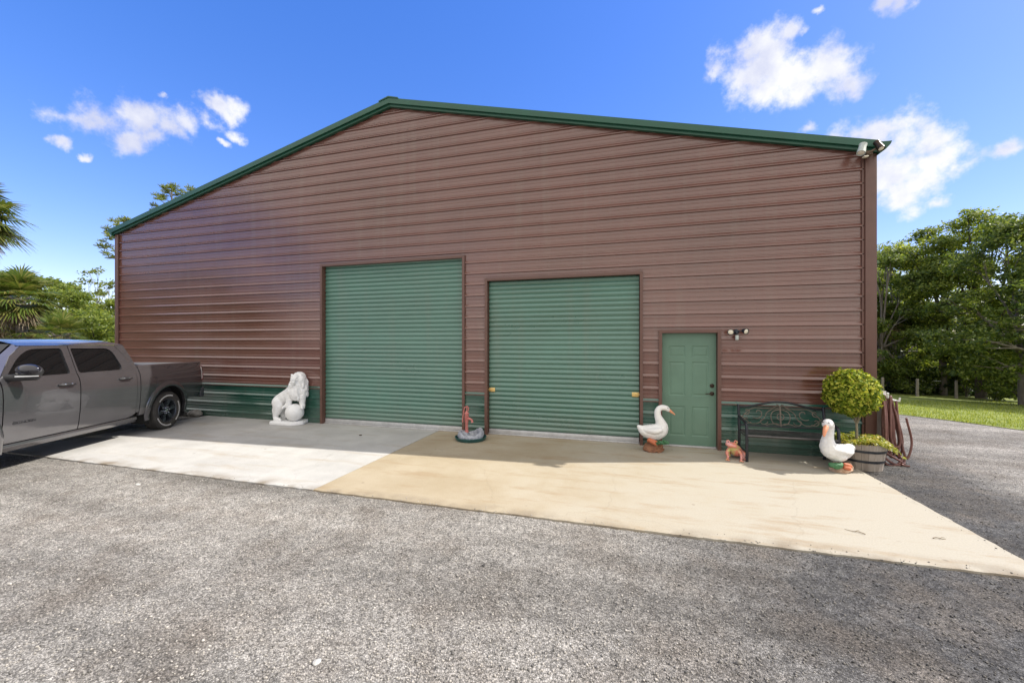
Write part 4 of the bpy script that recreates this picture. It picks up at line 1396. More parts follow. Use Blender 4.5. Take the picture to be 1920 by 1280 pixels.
# head, looking a little to its right
ball(bm, (0.195, -0.10, 1.055), (0.105, 0.10, 0.105))
ball(bm, (0.135, 0.01, 1.03), (0.115, 0.11, 0.13)); ball(bm, (0.30, -0.05, 1.02), (0.085, 0.10, 0.13))
limb(bm, [(0.195, -0.16, 1.030, 0.064), (0.200, -0.225, 1.005, 0.056)], 5)       # muzzle
ball(bm, (0.20, -0.215, 0.945), (0.045, 0.045, 0.030))                          # chin
ball(bm, (0.198, -0.272, 1.035), (0.028, 0.018, 0.018))                          # nose
ball(bm, (0.170, -0.258, 0.992), (0.034, 0.026, 0.030)); ball(bm, (0.232, -0.256, 0.990), (0.034, 0.026, 0.030))
for ex in (0.145, 0.250):
    limb(bm, [(ex - 0.025, -0.178, 1.098, 0.013), (ex + 0.025, -0.185, 1.104, 0.014)], 4)  # brow
    ball(bm, (ex, -0.182, 1.078), (0.014, 0.010, 0.011))
ball(bm, (0.105, -0.085, 1.130), (0.036, 0.025, 0.042)); ball(bm, (0.300, -0.085, 1.130), (0.036, 0.025, 0.042))  # ears
# fore legs down to the ball
limb(bm, [(0.08, -0.05, 0.76, 0.105), (0.045, -0.08, 0.62, 0.082), (0.030, -0.09, 0.50, 0.068), (-0.005, -0.10, 0.435, 0.062)], 18)
limb(bm, [(0.31, -0.04, 0.76, 0.100), (0.325, -0.06, 0.62, 0.082), (0.330, -0.07, 0.50, 0.066), (0.345, -0.08, 0.435, 0.060)], 18)
for px_, s in ((-0.045, -1), (0.362, 1)):
    for k in range(4):
        limb(bm, [(px_ + s * 0.005, -0.10 - 0.028 * k + 0.02, 0.42, 0.026), (px_ + s * 0.025, -0.11 - 0.028 * k + 0.02, 0.385, 0.024)], 3)
for k in range(4):
    limb(bm, [(-0.185, -0.10 + 0.022 * k, 0.10, 0.022), (-0.155, -0.11 + 0.022 * k, 0.088, 0.020)], 3)
limb(bm, [(-0.37, 0.06, 0.45, 0.03), (-0.40, 0.02, 0.30, 0.028), (-0.36, 0.05, 0.16, 0.03), (-0.30, 0.12, 0.10, 0.035)], 14)  # tail
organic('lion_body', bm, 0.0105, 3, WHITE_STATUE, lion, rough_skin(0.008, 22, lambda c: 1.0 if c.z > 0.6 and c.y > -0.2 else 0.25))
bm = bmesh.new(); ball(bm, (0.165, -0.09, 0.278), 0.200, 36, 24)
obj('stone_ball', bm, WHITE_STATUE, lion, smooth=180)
bm = bmesh.new()
q = [(-0.40, -0.13), (-0.36, -0.20), (0.10, -0.30), (0.20, -0.30), (0.385, -0.17), (0.40, -0.12), (0.36, 0.20), (0.28, 0.24), (-0.32, 0.24), (-0.39, 0.19)]
prism(bm, q, 'z', 0.0, 0.082)
obj('base', bm, WHITE_STATUE, lion, bevel=0.022)

ORANGE = mat('orange_beak', (0.72, 0.30, 0.16), 0.5, 0, 0.15, 14)
CARROT = mat('carrot_orange', (0.46, 0.13, 0.055), 0.6, 0, 0.2, 16)
LEAFG = mat('painted_leaf_green', (0.05, 0.16, 0.065), 0.6, 0, 0.3, 16)
WICKER = mat('brown_nest_paint', (0.16, 0.062, 0.030), 0.7, 0, 0.4, 14, 0.004, 40, c2=(0.30, 0.14, 0.07))
EYE = mat('black_eye', (0.01, 0.01, 0.01), 0.2, 0, 0.1, 5)


def nest_base(parent, rx, ry, h, m, cx=0.0):
    bm = bmesh.new()
    ball(bm, (cx, 0, h * 0.5), (rx * 0.9, ry * 0.9, h * 0.55), 20, 12)
    rnd = random.Random(int(rx * 1000))
    for k in range(26):   # twisted twigs
        a = rnd.uniform(0, 6.28); z = rnd.uniform(0.015, h * 0.9)
        pts = [(cx + rx * math.cos(a + t) * (1.0 - 0.25 * (z / h)), ry * math.sin(a + t) * (1.0 - 0.25 * (z / h)), z + 0.02 * math.sin(3 * t + a), 0.014) for t in np.linspace(0, 1.2, 6)]
        limb(bm, pts, 14)
    return organic('nest_base', bm, 0.008, 1, m, parent)


# goose beside the entry door, in profile
p = slab_at(1219, 846)
g1 = empty('goose_statue', (p.x + 0.05, p.y + 0.06, 0), R(14), 'white goose statue in profile beside the green entry door', 'statue')
bm = bmesh.new()
limb(bm, [(-0.255, 0, 0.43, 0.026), (-0.22, 0, 0.40, 0.048), (-0.15, 0, 0.355, 0.092), (-0.05, 0, 0.335, 0.125), (0.05, 0, 0.335, 0.138), (0.13, 0, 0.365, 0.125), (0.150, 0, 0.43, 0.105), (0.122, 0, 0.52, 0.078), (0.088, 0, 0.60, 0.062), (0.078, 0, 0.67, 0.055), (0.092, 0, 0.725, 0.050), (0.137, 0, 0.757, 0.048), (0.19, 0, 0.759, 0.048), (0.235, 0, 0.747, 0.045), (0.262, 0, 0.722, 0.036)], 70)
ball(bm, (0.02, 0, 0.285), (0.145, 0.12, 0.10))
for s in (1, -1):       # folded wings
    limb(bm, [(0.09, s * 0.115, 0.385, 0.045), (0.0, s * 0.128, 0.37, 0.05), (-0.11, s * 0.095, 0.375, 0.038), (-0.19, s * 0.05, 0.40, 0.018)], 18)
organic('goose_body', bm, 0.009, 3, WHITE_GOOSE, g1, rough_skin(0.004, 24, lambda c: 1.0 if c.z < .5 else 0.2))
bm = bmesh.new(); limb(bm, [(0.262, 0, 0.728, 0.030), (0.315, 0, 0.690, 0.022), (0.365, 0, 0.650, 0.013), (0.378, 0, 0.640, 0.011)], 16)
organic('beak', bm, 0.006, 2, ORANGE, g1)
for s in (1, -1):
    bm = bmesh.new(); ball(bm, (0.245, s * 0.041, 0.757), 0.008, 8, 6); obj('eye', bm, EYE, g1)
nest_base(g1, 0.180, 0.14, 0.145, WICKER, 0.01)
bm = bmesh.new()
limb(bm, [(-0.09, -0.10, 0.215, 0.035), (-0.04, -0.145, 0.175, 0.030), (0.01, -0.165, 0.135, 0.016)], 8); limb(bm, [(-0.10, -0.08, 0.20, 0.03), (-0.03, -0.13, 0.205, 0.028), (0.03, -0.15, 0.19, 0.012)], 8)
organic('carrot', bm, 0.008, 1, CARROT, g1)


def leaf_tuft(parent, base, n, spread, ln, m, seed, down=0.0):
    rnd = random.Random(seed)
    bm = bmesh.new()
    for k in range(n):
        a = rnd.uniform(-1.2, 1.2); b = Vector(base) + Vector((rnd.uniform(-spread, spread), rnd.uniform(-.02, .02), rnd.uniform(-.02, .02)))
        d = Vector((math.sin(a), -0.5, 0.4 * math.cos(a) - down)).normalized()
        w = d.orthogonal().normalized() * 0.016
        pts = [b - w * .4, b + w * .4, b + d * ln * .5 + w, b + d * ln, b + d * ln * .5 - w]
        bm.faces.new([bm.verts.new(v) for v in pts])
    me_o = obj('leaves', bm, m, parent)
    md = me_o.modifiers.new('t', 'SOLIDIFY'); md.thickness = 0.006
    return me_o


leaf_tuft(g1, (0.10, -0.13, 0.20), 22, 0.045, 0.10, LEAFG, 3, 0.6)

# goose at the right end of the bench, looking toward the yard
p = slab_at(1583, 887)
g2 = empty('goose_statue', (p.x, p.y + 0.12, 0), R(16), 'white goose statue facing the yard in front of the barrel planter', 'statue')
bm = bmesh.new()
GX = lambda a, y: a + 0.80 * y
limb(bm, [(GX(a, y), y, z, r) for a, y, z, r in ((0.185, 0.06, 0.315, 0.040), (0.14, 0.045, 0.32, 0.068), (0.06, 0.02, 0.285, 0.105), (-0.04, 0.0, 0.275, 0.124), (-0.13, -0.015, 0.305, 0.124), (-0.180, -0.025, 0.375, 0.104), (-0.185, -0.03, 0.455, 0.082), (-0.172, -0.03, 0.54, 0.068), (-0.160, -0.03, 0.62, 0.063), (-0.162, -0.035, 0.68, 0.066), (-0.178, -0.05, 0.708, 0.071), (-0.190, -0.065, 0.700, 0.066))], 64)
ball(bm, (-0.05, -0.01, 0.235), (0.14, 0.115, 0.10))
limb(bm, [(GX(0.13, 0.03), 0.03, 0.34, 0.05), (GX(0.185, 0.06), 0.06, 0.335, 0.042)], 6)
limb(bm, [(GX(-0.08, -0.10), -0.10, 0.335, 0.045), (GX(0.02, -0.10), -0.10, 0.315, 0.050), (GX(0.12, -0.06), -0.06, 0.285, 0.045), (GX(0.19, -0.01), -0.01, 0.275, 0.025)], 18)
limb(bm, [(GX(-0.12, 0.08), 0.08, 0.335, 0.04), (GX(0.0, 0.11), 0.11, 0.325, 0.05), (GX(0.12, 0.11), 0.11, 0.315, 0.042), (GX(0.20, 0.11), 0.11, 0.31, 0.025)], 18)
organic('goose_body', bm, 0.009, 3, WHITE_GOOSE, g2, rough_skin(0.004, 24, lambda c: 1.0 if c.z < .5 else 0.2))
bm = bmesh.new(); limb(bm, [(GX(a, y), y, z, r) for a, y, z, r in ((-0.207, -0.108, 0.668, 0.034), (-0.220, -0.138, 0.630, 0.029), (-0.230, -0.155, 0.585, 0.022), (-0.234, -0.160, 0.555, 0.015))], 16)
organic('beak', bm, 0.006, 2, ORANGE, g2)
for ex, ey in ((GX(-0.252, -0.075), -0.075), (GX(-0.165, -0.125), -0.125)):
    bm = bmesh.new(); ball(bm, (ex, ey, 0.738), 0.009, 8, 6); obj('eye', bm, EYE, g2)
nest_base(g2, 0.155, 0.13, 0.105, mat('pale_nest_paint', (0.36, 0.20, 0.11), 0.7, 0, 0.4, 14, 0.004, 40, c2=(0.60, 0.44, 0.32)), 0.02)
bm = bmesh.new(); limb(bm, [(-0.02, -0.11, 0.125, 0.028), (0.03, -0.115, 0.115, 0.030), (0.06, -0.12, 0.10, 0.022)], 8); limb(bm, [(-0.03, -0.125, 0.085, 0.026), (0.02, -0.135, 0.075, 0.030)], 6)
organic('carrot', bm, 0.008, 1, CARROT, g2)
bm = bmesh.new(); limb(bm, [(-0.20, -0.08, 0.115, 0.035), (-0.13, -0.11, 0.105, 0.045), (-0.06, -0.10, 0.125, 0.03)], 10)
organic('leaves', bm, 0.01, 1, LEAFG, g2, rough_skin(0.012, 30))

# frog by the bench leg
p = slab_at(1378, 862)
fr = empty('frog_figurine', (p.x, p.y + 0.10, 0), R(2), 'small pink and green frog figurine sitting beside the bench leg', 'figurine')
m, nt, N, L, pb = nmat('frog_paint')
tc = N.new('ShaderNodeTexCoord'); nz = N.new('ShaderNodeTexNoise'); nz.inputs['Scale'].default_value = 7; nz.inputs['Detail'].default_value = 2
L.new(tc.outputs['Object'], nz.inputs['Vector'])
rp = ramp(N, [(0.30, (0.50, 0.50, 0.14)), (0.42, (0.55, 0.42, 0.20)), (0.48, (0.62, 0.20, 0.13)), (0.66, (0.66, 0.34, 0.32))]); L.new(nz.outputs['Fac'], rp.inputs[0]); L.new(rp.outputs[0], pb.inputs['Base Color']); pb.inputs['Roughness'].default_value = 0.4
FROG = m
bm = bmesh.new()
limb(bm, [(0.08, 0.05, 0.095, 0.075), (0.04, 0.0, 0.13, 0.088), (-0.01, -0.045, 0.185, 0.078), (-0.045, -0.075, 0.225, 0.058)], 16)
ball(bm, (-0.045, -0.085, 0.232), (0.100, 0.072, 0.042), rot=Matrix.Rotation(R(12), 4, 'Y'))
for s, ox in ((1, 0.018), (-1, -0.098)):
    ball(bm, (ox, -0.070, 0.284), 0.031)
limb(bm, [(-0.075, -0.05, 0.16, 0.032), (-0.115, -0.08, 0.105, 0.026), (-0.105, -0.10, 0.04, 0.020), (-0.13, -0.14, 0.014, 0.018)], 12)
limb(bm, [(0.04, -0.06, 0.16, 0.034), (0.085, -0.10, 0.105, 0.027), (0.085, -0.12, 0.04, 0.021), (0.065, -0.17, 0.014, 0.018)], 12)
for bx, by in ((-0.13, -0.14), (0.065, -0.17)):
    for a in (-0.6, 0, 0.6): limb(bm, [(bx, by, 0.014, 0.014), (bx + 0.045 * math.sin(a) , by - 0.045 * math.cos(a), 0.010, 0.010)], 4)
limb(bm, [(0.10, 0.07, 0.08, 0.05), (0.145, 0.0, 0.085, 0.046), (0.12, -0.04, 0.03, 0.026), (0.155, -0.09, 0.014, 0.018)], 14)
limb(bm, [(0.04, 0.10, 0.08, 0.05), (-0.04, 0.09, 0.085, 0.040), (-0.05, 0.04, 0.03, 0.024)], 10)
organic('frog_body', bm, 0.006, 2, FROG, fr)
for ox in (0.015, -0.095):
    bm = bmesh.new(); ball(bm, (ox - 0.006, -0.098, 0.290), 0.010, 8, 6); obj('eye', bm, EYE, fr)

# ================================================================ PUMP FOUNTAIN
p = slab_at(881, 829)
RED = mat('faded_red_paint', (0.42, 0.10, 0.09), 0.6, 0, 0.3, 14, c2=(0.58, 0.25, 0.22))
GREY_ROCK = mat('grey_cast_stone', (0.20, 0.215, 0.25), 0.85, 0, 0.4, 12, 0.006, 40, c2=(0.46, 0.475, 0.52))
tray = empty('round_tray', (p.x - 0.07, p.y + 0.22, 0), 0, 'dark green round tray under the grey stone basin', 'tray')
bm = bmesh.new()
lathe(bm, [(0.26, 0.0), (0.285, 0.004), (0.305, 0.045), (0.312, 0.062), (0.300, 0.068), (0.288, 0.055), (0.268, 0.018), (0.02, 0.016)], 48)
obj('dish', bm, mat('green_plastic', (0.018, 0.075, 0.072), 0.35, 0, 0.2, 6), tray, smooth=50)
ft = empty('pump_fountain', (p.x - 0.07, p.y + 0.22, 0.017), R(10), 'red hand pump standing in a grey stone basin between the roll-up doors', 'fountain')
bm = bmesh.new()
n = 40
for k in range(n):
    a = 2 * math.pi * k / n
    hgt = 0.085 + 0.105 * max(0, math.cos(a - R(25))) ** 2 + 0.055 * max(0, math.cos(a - R(175))) ** 2
    ball(bm, (0.215 * math.cos(a), 0.185 * math.sin(a), hgt * 0.5), (0.040, 0.040, hgt * 0.60), 10, 8)
ball(bm, (0.0, 0, 0.02), (0.22, 0.2, 0.035)); ball(bm, (-0.11, 0.06, 0.06), (0.08, 0.08, 0.07))
organic('stone_basin', bm, 0.011, 1, GREY_ROCK, ft, rough_skin(0.016, 17))
bm = bmesh.new()
px_, py_ = -0.095, 0.06
lathe(bm, [(0.040, 0.10), (0.040, 0.13), (0.030, 0.135), (0.029, 0.30), (0.036, 0.31), (0.036, 0.33), (0.041, 0.34), (0.041, 0.46), (0.046, 0.47), (0.046, 0.49), (0.02, 0.51), (0.018, 0.535)], 18, Matrix.Translation((px_, py_, 0)))
pump = obj('hand_pump', bm, RED, ft, smooth=45)
bm = bmesh.new(); tube(bm, [(px_ + .02, py_ - .01, 0.385), (px_ + 0.07, py_ - .03, 0.380), (px_ + 0.115, py_ - .05, 0.362), (px_ + 0.125, py_ - .055, 0.315)], [0.024, 0.021, 0.020, 0.024], 12); obj('spout', bm, RED, pump, smooth=45)
bm = bmesh.new(); tube(bm, [(px_ + 0.045, py_ - 0.01, 0.585), (px_ + .01, py_, 0.620), (px_ - 0.04, py_ + .01, 0.600), (px_ - 0.065, py_ + .015, 0.50), (px_ - 0.085, py_ + .02, 0.36), (px_ - 0.088, py_ + .02, 0.30)], [0.011, 0.013, 0.012, 0.011, 0.012, 0.015], 8)
tube(bm, [(px_ + 0.03, py_, 0.53), (px_ + 0.035, py_, 0.60)], 0.011, 8); tube(bm, [(px_, py_, 0.52), (px_ + 0.005, py_, 0.615)], 0.009, 8)
obj('pump_handle', bm, RED, pump, smooth=45)

# ================================================================ BENCH
BX0, BX1 = 1.845, 3.085
bench = empty('garden_bench', (0.5 * (BX0 + BX1), -0.38, 0), 0, 'black metal garden bench with a scrolled open back', 'bench')
HW = 0.5 * (BX1 - BX0)
IRON = mat('cast_iron_scroll', (0.150, 0.125, 0.100), 0.45, 0.3, 0.35, 14)
for s in (-1, 1):
    x = s * HW
    bm = bmesh.new(); tube(bm, [(x, -0.27, 0), (x, -0.265, 0.30), (x, -0.26, 0.50), (x, -0.245, 0.565), (x, -0.20, 0.60), (x, -0.10, 0.615), (x, 0.05, 0.625), (x, 0.19, 0.64)], 0.022, 10); obj('arm_leg', bm, BLACK_METAL, bench, smooth=50)
    bm = bmesh.new(); tube(bm, [(x, 0.20, 0.0), (x, 0.185, 0.25), (x, 0.18, 0.42), (x, 0.20, 0.62), (x, 0.235, 0.845)], 0.022, 10); obj('back_leg', bm, BLACK_METAL, bench, smooth=50)
bm = bmesh.new(); tube(bm, [(x, 0.235, z) for x, z in [(t * HW, 0.80 + 0.105 * max(0.0, math.cos(t * math.pi * 0.5)) ** 2 * (1 if abs(t) < .75 else 1)) for t in np.linspace(-1, 1, 31)]], 0.017, 10)
tube(bm, [(-HW, 0.19, 0.50), (HW, 0.19, 0.50)], 0.013, 8)
obj('back_rail', bm, BLACK_METAL, bench, smooth=50)


def spiral(cx, cz, r0, r1, a0, a1, n=24):
    return [(cx + (r0 + (r1 - r0) * t) * math.cos(a0 + (a1 - a0) * t), cz + (r0 + (r1 - r0) * t) * math.sin(a0 + (a1 - a0) * t)) for t in np.linspace(0, 1, n)]


bm = bmesh.new()
def scr(pts, r=0.0078):
    tube(bm, [(x, 0.19 + (z - 0.5) * 0.13, z) for x, z in pts], r, 6)
for s in (-1, 1):
    scr([(s * x, z) for x, z in spiral(0.34, 0.715, 0.015, 0.105, 0.5, 0.5 + 4.9)])
    scr([(s * x, z) for x, z in spiral(0.50, 0.60, 0.012, 0.075, 2.5, 2.5 - 5.0)])
    scr([(s * x, z) for x, z in spiral(0.50, 0.735, 0.010, 0.062, 0.3, 5.4)])
    scr([(s * x, z) for x, z in spiral(0.26, 0.585, 0.012, 0.075, 1.8, -3.0)])
    scr([(s * x, z) for x, z in spline([(0.02, 0.80), (0.11, 0.785), (0.20, 0.72), (0.235, 0.64), (0.33, 0.545), (0.44, 0.535), (0.53, 0.60), (0.605, 0.66)], 30)])
    scr([(s * x, z) for x, z in spline([(0.0, 0.52), (0.10, 0.55), (0.14, 0.64), (0.11, 0.74), (0.0, 0.785)], 20)])
    scr([(s * x, z) for x, z in spline([(0.02, 0.86), (0.12, 0.80), (0.26, 0.79), (0.40, 0.79), (0.52, 0.70), (0.60, 0.58)], 24)])
    scr([(s * x, z) for x, z in spline([(0.0, 0.515), (0.06, 0.545), (0.16, 0.535), (0.22, 0.51)], 12)])
scr([(0, 0.50), (0, 0.84)], 0.014)
scr(spiral(0, 0.66, 0.05, 0.05, 0, 6.29, 20)); scr([(-0.05, 0.86), (0, 0.80), (0.05, 0.86)])
obj('scrollwork', bm, IRON, bench, smooth=60)
bm = bmesh.new()
for k in range(8):
    y = -0.255 + k * 0.058
    z = 0.425 - 0.022 * math.sin(k / 7 * math.pi) + (0.0 if k else -0.008)
    box(bm, -HW + 0.02, HW - 0.02, y, y + 0.046, z, z + 0.008)
tube(bm, [(-HW, -0.262, 0.412), (HW, -0.262, 0.412)], 0.021, 10); tube(bm, [(-HW, 0.18, 0.412), (HW, 0.18, 0.412)], 0.014, 8)
for x in (-HW, 0, HW): tube(bm, [(x, -0.262, 0.405), (x, -0.05, 0.392), (x, 0.18, 0.405)], 0.012, 8)
obj('seat', bm, mat('bench_seat_metal', (0.09, 0.085, 0.085), 0.22, 0.7, 0.2, 12), bench, smooth=50)
for s in (-1, 1):
    bm = bmesh.new(); tube(bm, [(s * HW, -0.262, 0.14), (s * HW, 0.19, 0.14)], 0.011, 8); obj('stretcher', bm, BLACK_METAL, bench)

# ================================================================ BARREL, TOPIARY, HOSE
bp_ = Vector((3.47, -0.42, float(terrain(3.5, -.46)) + 0.005))
barrel = empty('barrel_planter', bp_, 0, 'weathered half barrel planter with two dark hoops at the barn corner', 'planter')


def wood(name, c0, c1, axis_scale):
    return mat(name, c0, 0.8, 0, 0.3, 9, 0.003, 30, axis_scale, c2=c1)


WOOD = wood('weathered_staves', (0.20, 0.165, 0.135), (0.42, 0.37, 0.32), (1, 1, 0.15))
bm = bmesh.new()
NST = 22
H = 0.40
def brad(z): return 0.245 + 0.060 * (z / H) - 0.0
for k in range(NST):
    a0, a1 = 2 * math.pi * (k + 0.02) / NST, 2 * math.pi * (k + 0.98) / NST
    zs = np.linspace(0, H, 6)
    o_, i_ = [], []
    for z in zs:
        r = brad(z)
        o_.append([bm.verts.new((r * math.cos(a), r * math.sin(a), z)) for a in (a0, a1)])
        i_.append([bm.verts.new(((r - 0.025) * math.cos(a), (r - 0.025) * math.sin(a), z)) for a in (a0, a1)])
    for A, B in zip(o_[:-1], o_[1:]): bm.faces.new((A[0], A[1], B[1], B[0]))
    for A, B in zip(i_[:-1], i_[1:]): bm.faces.new((A[1], A[0], B[0], B[1]))
    bm.faces.new((o_[-1][0], o_[-1][1], i_[-1][1], i_[-1][0])); bm.faces.new((o_[0][1], o_[0][0], i_[0][0], i_[0][1]))
    for q in (0, 1):
        for j in range(5): bm.faces.new((o_[j][q], o_[j + 1][q], i_[j + 1][q], i_[j][q]))
obj('staves', bm, WOOD, barrel)
HOOP = mat('dark_hoop_steel', (0.045, 0.050, 0.060), 0.5, 0.6, 0.3, 14)
for z0 in (0.125, 0.275):
    bm = bmesh.new(); lathe(bm, [(brad(z0) + 0.002, z0), (brad(z0) + 0.007, z0), (brad(z0 + .035) + 0.007, z0 + 0.035), (brad(z0 + .035) + 0.002, z0 + 0.035)], 48, None, cap=False, closed=True)
    obj('hoop', bm, HOOP, barrel, smooth=30)
bm = bmesh.new(); lathe(bm, [(0.27, 0.33), (0.27, 0.345), (0.1, 0.355)], 32); obj('soil', bm, mat('dark_soil', (0.035, 0.025, 0.018), 0.95, 0, 0.4, 30, 0.01, 40), barrel)
# ================================================================ PLANTS
def leaf_quads(P, Nrm, size, rng, ratio=0.5, fold=0.12, jit=0.55):
    """diamond leaves at P facing roughly Nrm"""
    n = len(P)
    Nrm = Nrm + rng.normal(0, jit, (n, 3))
    Nrm /= np.linalg.norm(Nrm, axis=1, keepdims=True) + 1e-9
    a = rng.normal(0, 1, (n, 3)); a -= Nrm * (a * Nrm).sum(1, keepdims=True)
    a /= np.linalg.norm(a, axis=1, keepdims=True) + 1e-9
    b = np.cross(Nrm, a)
    s = size[:, None]
    V = np.stack([P - a * s, P + b * s * ratio - Nrm * s * fold, P + a * s, P - b * s * ratio - Nrm * s * fold], 1)
    F = np.arange(n * 4).reshape(n, 4)
    return V.reshape(-1, 3), F


def clump_points(rng, n, c, r, hollow=0.55):
    d = rng.normal(0, 1, (n, 3)); d /= np.linalg.norm(d, axis=1, keepdims=True)
    t = (hollow ** 3 + (1 - hollow ** 3) * rng.random(n)) ** (1 / 3)
    t *= 1 + 0.22 * rng.normal(0, 1, n)
    return np.asarray(c) + d * t[:, None] * np.asarray(r), d


BARK = mat('grey_bark', (0.10, 0.085, 0.07), 0.9, 0, 0.35, 8, 0.01, 22, (1, 1, 0.3), c2=(0.24, 0.215, 0.185))
BARK_D = mat('dark_bark', (0.05, 0.042, 0.035), 0.9, 0, 0.35, 8, 0.01, 22, (1, 1, 0.3), c2=(0.12, 0.10, 0.085))
OAK = leaf_mat('oak_leaves', (0.065, 0.105, 0.018), (0.150, 0.205, 0.034), (0.290, 0.330, 0.065), 0.50)
OAK_L = leaf_mat('light_oak_leaves', (0.105, 0.160, 0.025), (0.210, 0.270, 0.045), (0.350, 0.380, 0.085), 0.50)
OAK_D = leaf_mat('dark_oak_leaves', (0.042, 0.075, 0.015), (0.105, 0.155, 0.028), (0.220, 0.265, 0.055), 0.45)
PINE = leaf_mat('pine_needles', (0.080, 0.115, 0.020), (0.150, 0.190, 0.035), (0.260, 0.280, 0.060), 0.4)
PALM = leaf_mat('palm_fronds', (0.055, 0.098, 0.020), (0.115, 0.155, 0.030), (0.240, 0.225, 0.068), 0.35, 0.42)
DEAD = leaf_mat('dead_fronds', (0.16, 0.115, 0.065), (0.25, 0.19, 0.12), (0.34, 0.28, 0.18), 0.25)
TOPI = leaf_mat('topiary_leaves', (0.050, 0.100, 0.012), (0.230, 0.295, 0.026), (0.560, 0.540, 0.090), 0.32, 0.6)
TOPI.node_tree.nodes['Principled BSDF'].inputs['Specular IOR Level'].default_value = 0.12
TRAIL = leaf_mat('trailing_leaves', (0.180, 0.230, 0.025), (0.330, 0.350, 0.045), (0.480, 0.400, 0.100), 0.35, 0.45)
GRASS = leaf_mat('grass_blades', (0.110, 0.160, 0.022), (0.210, 0.270, 0.035), (0.330, 0.360, 0.065), 0.35)
WOODM = leaf_mat('far_wood_leaves', (0.022, 0.044, 0.011), (0.055, 0.092, 0.022), (0.120, 0.155, 0.038), 0.38)


def tree(name, base, clumps, n_leaves, size, leaves, bark, label, seed, trunk_r=0.16, fork=0.35, group=None, hollow=0.45, lean=(0, 0), cat='tree', ratio=0.5):
    """clumps: (dx, dy, z, rx, ry, rz) relative to the base; limbs reach each clump"""
    rng = np.random.default_rng(seed); rnd = random.Random(seed)
    root = empty(name, base, 0, label, cat, group)
    top = max(c[2] for c in clumps)
    bm = bmesh.new()
    hf = top * fork
    tp = [(0, 0, -0.15), (lean[0] * .3 + rnd.uniform(-.05, .05), lean[1] * .3 + rnd.uniform(-.05, .05), hf * .5), (lean[0], lean[1], hf)]
    S = spline(tp, 10)
    tube(bm, S, list(np.linspace(trunk_r * 1.25, trunk_r * 0.8, 10)), 9)
    head = Vector(S[-1])
    for c in clumps:
        e = Vector(c[:3])
        mid = head.lerp(e, 0.5) + Vector((rnd.uniform(-.3, .3), rnd.uniform(-.3, .3), rnd.uniform(-.1, .4))) * min(1.0, (e - head).length * 0.3)
        st = Vector(S[rnd.randint(6, 9)])
        L_ = spline([st, mid, e], 9)
        r0 = trunk_r * rnd.uniform(0.32, 0.55)
        tube(bm, L_, list(np.linspace(r0, r0 * 0.22, 9)), 6)
        for q in range(4):
            a = Vector(L_[rnd.randint(4, 8)])
            b = e + Vector([rnd.uniform(-1, 1) * c[3 + i] * 0.8 for i in range(3)])
            tube(bm, spline([a, a.lerp(b, .5) + Vector((0, 0, rnd.uniform(-.1, .15))), b], 6), list(np.linspace(r0 * .35, r0 * .08, 6)), 5)
    obj('trunk', bm, bark, root, smooth=60)
    vol = np.array([c[3] * c[4] + c[4] * c[5] + c[3] * c[5] for c in clumps]); vol = vol / vol.sum()
    Ps, Ns = [], []
    for c, v in zip(clumps, vol):
        n = int(n_leaves * v)
        # leaves gather in sprays inside the clump
        k = max(5, n // 40)
        sp, sd = clump_points(rng, k, c[:3], c[3:], hollow)
        idx = rng.integers(0, k, n)
        P = sp[idx] + rng.normal(0, 1, (n, 3)) * (np.array(c[3:]) * 0.085 + size * 0.9) * np.array((1.25, 1.25, 0.7))
        Ps.append(P); Ns.append(sd[idx] * 0.6 + np.array((0, 0, 0.55)))
    P, Nn = np.concatenate(Ps), np.concatenate(Ns)
    sz = size * rng.uniform(0.6, 1.35, len(P))
    V, F = leaf_quads(P, Nn, sz, rng, ratio)
    np_mesh('crown', V, F, leaves, root)
    return root


def oak_clumps(seed, h, r, n=16, low=0.35, flat=0.75):
    rnd = random.Random(seed)
    out = []
    for k in range(n):
        t = (k + 0.5) / n
        z = h * (low + (1 - low) * t) - 0.1 * h
        w = r * math.sin(math.pi * min(1, 0.28 + 0.62 * t)) ** 0.8
        a = k * 2.4 + rnd.uniform(-.5, .5)
        d = w * rnd.uniform(0.35, 0.95)
        s = r * rnd.uniform(0.20, 0.36)
        out.append((d * math.cos(a), d * math.sin(a), z + rnd.uniform(-.05, .05) * h, s * 1.15, s * 1.15, s * flat))
    return out


def place(px, zc):
    p = CAM + cam_dir(px, HOR) * zc
    return Vector((p.x, p.y, float(terrain(p.x, p.y))))


def top_height(py, zc, base):
    return CAM.z + (HOR - py) * zc / F_PX - base.z


# --- the oak wood on the right
def oak(px, zc, ypx, r, n, leaves, label, seed, **k):
    b = place(px, zc)
    h = top_height(ypx, zc, b)
    return tree('oak_tree', b, oak_clumps(seed, h, r, k.pop('nc', 18), k.pop('low', 0.34)), n, k.pop('size', 0.078), leaves, k.pop('bark', BARK), label, seed, group='oak trees beyond the lawn', **k)


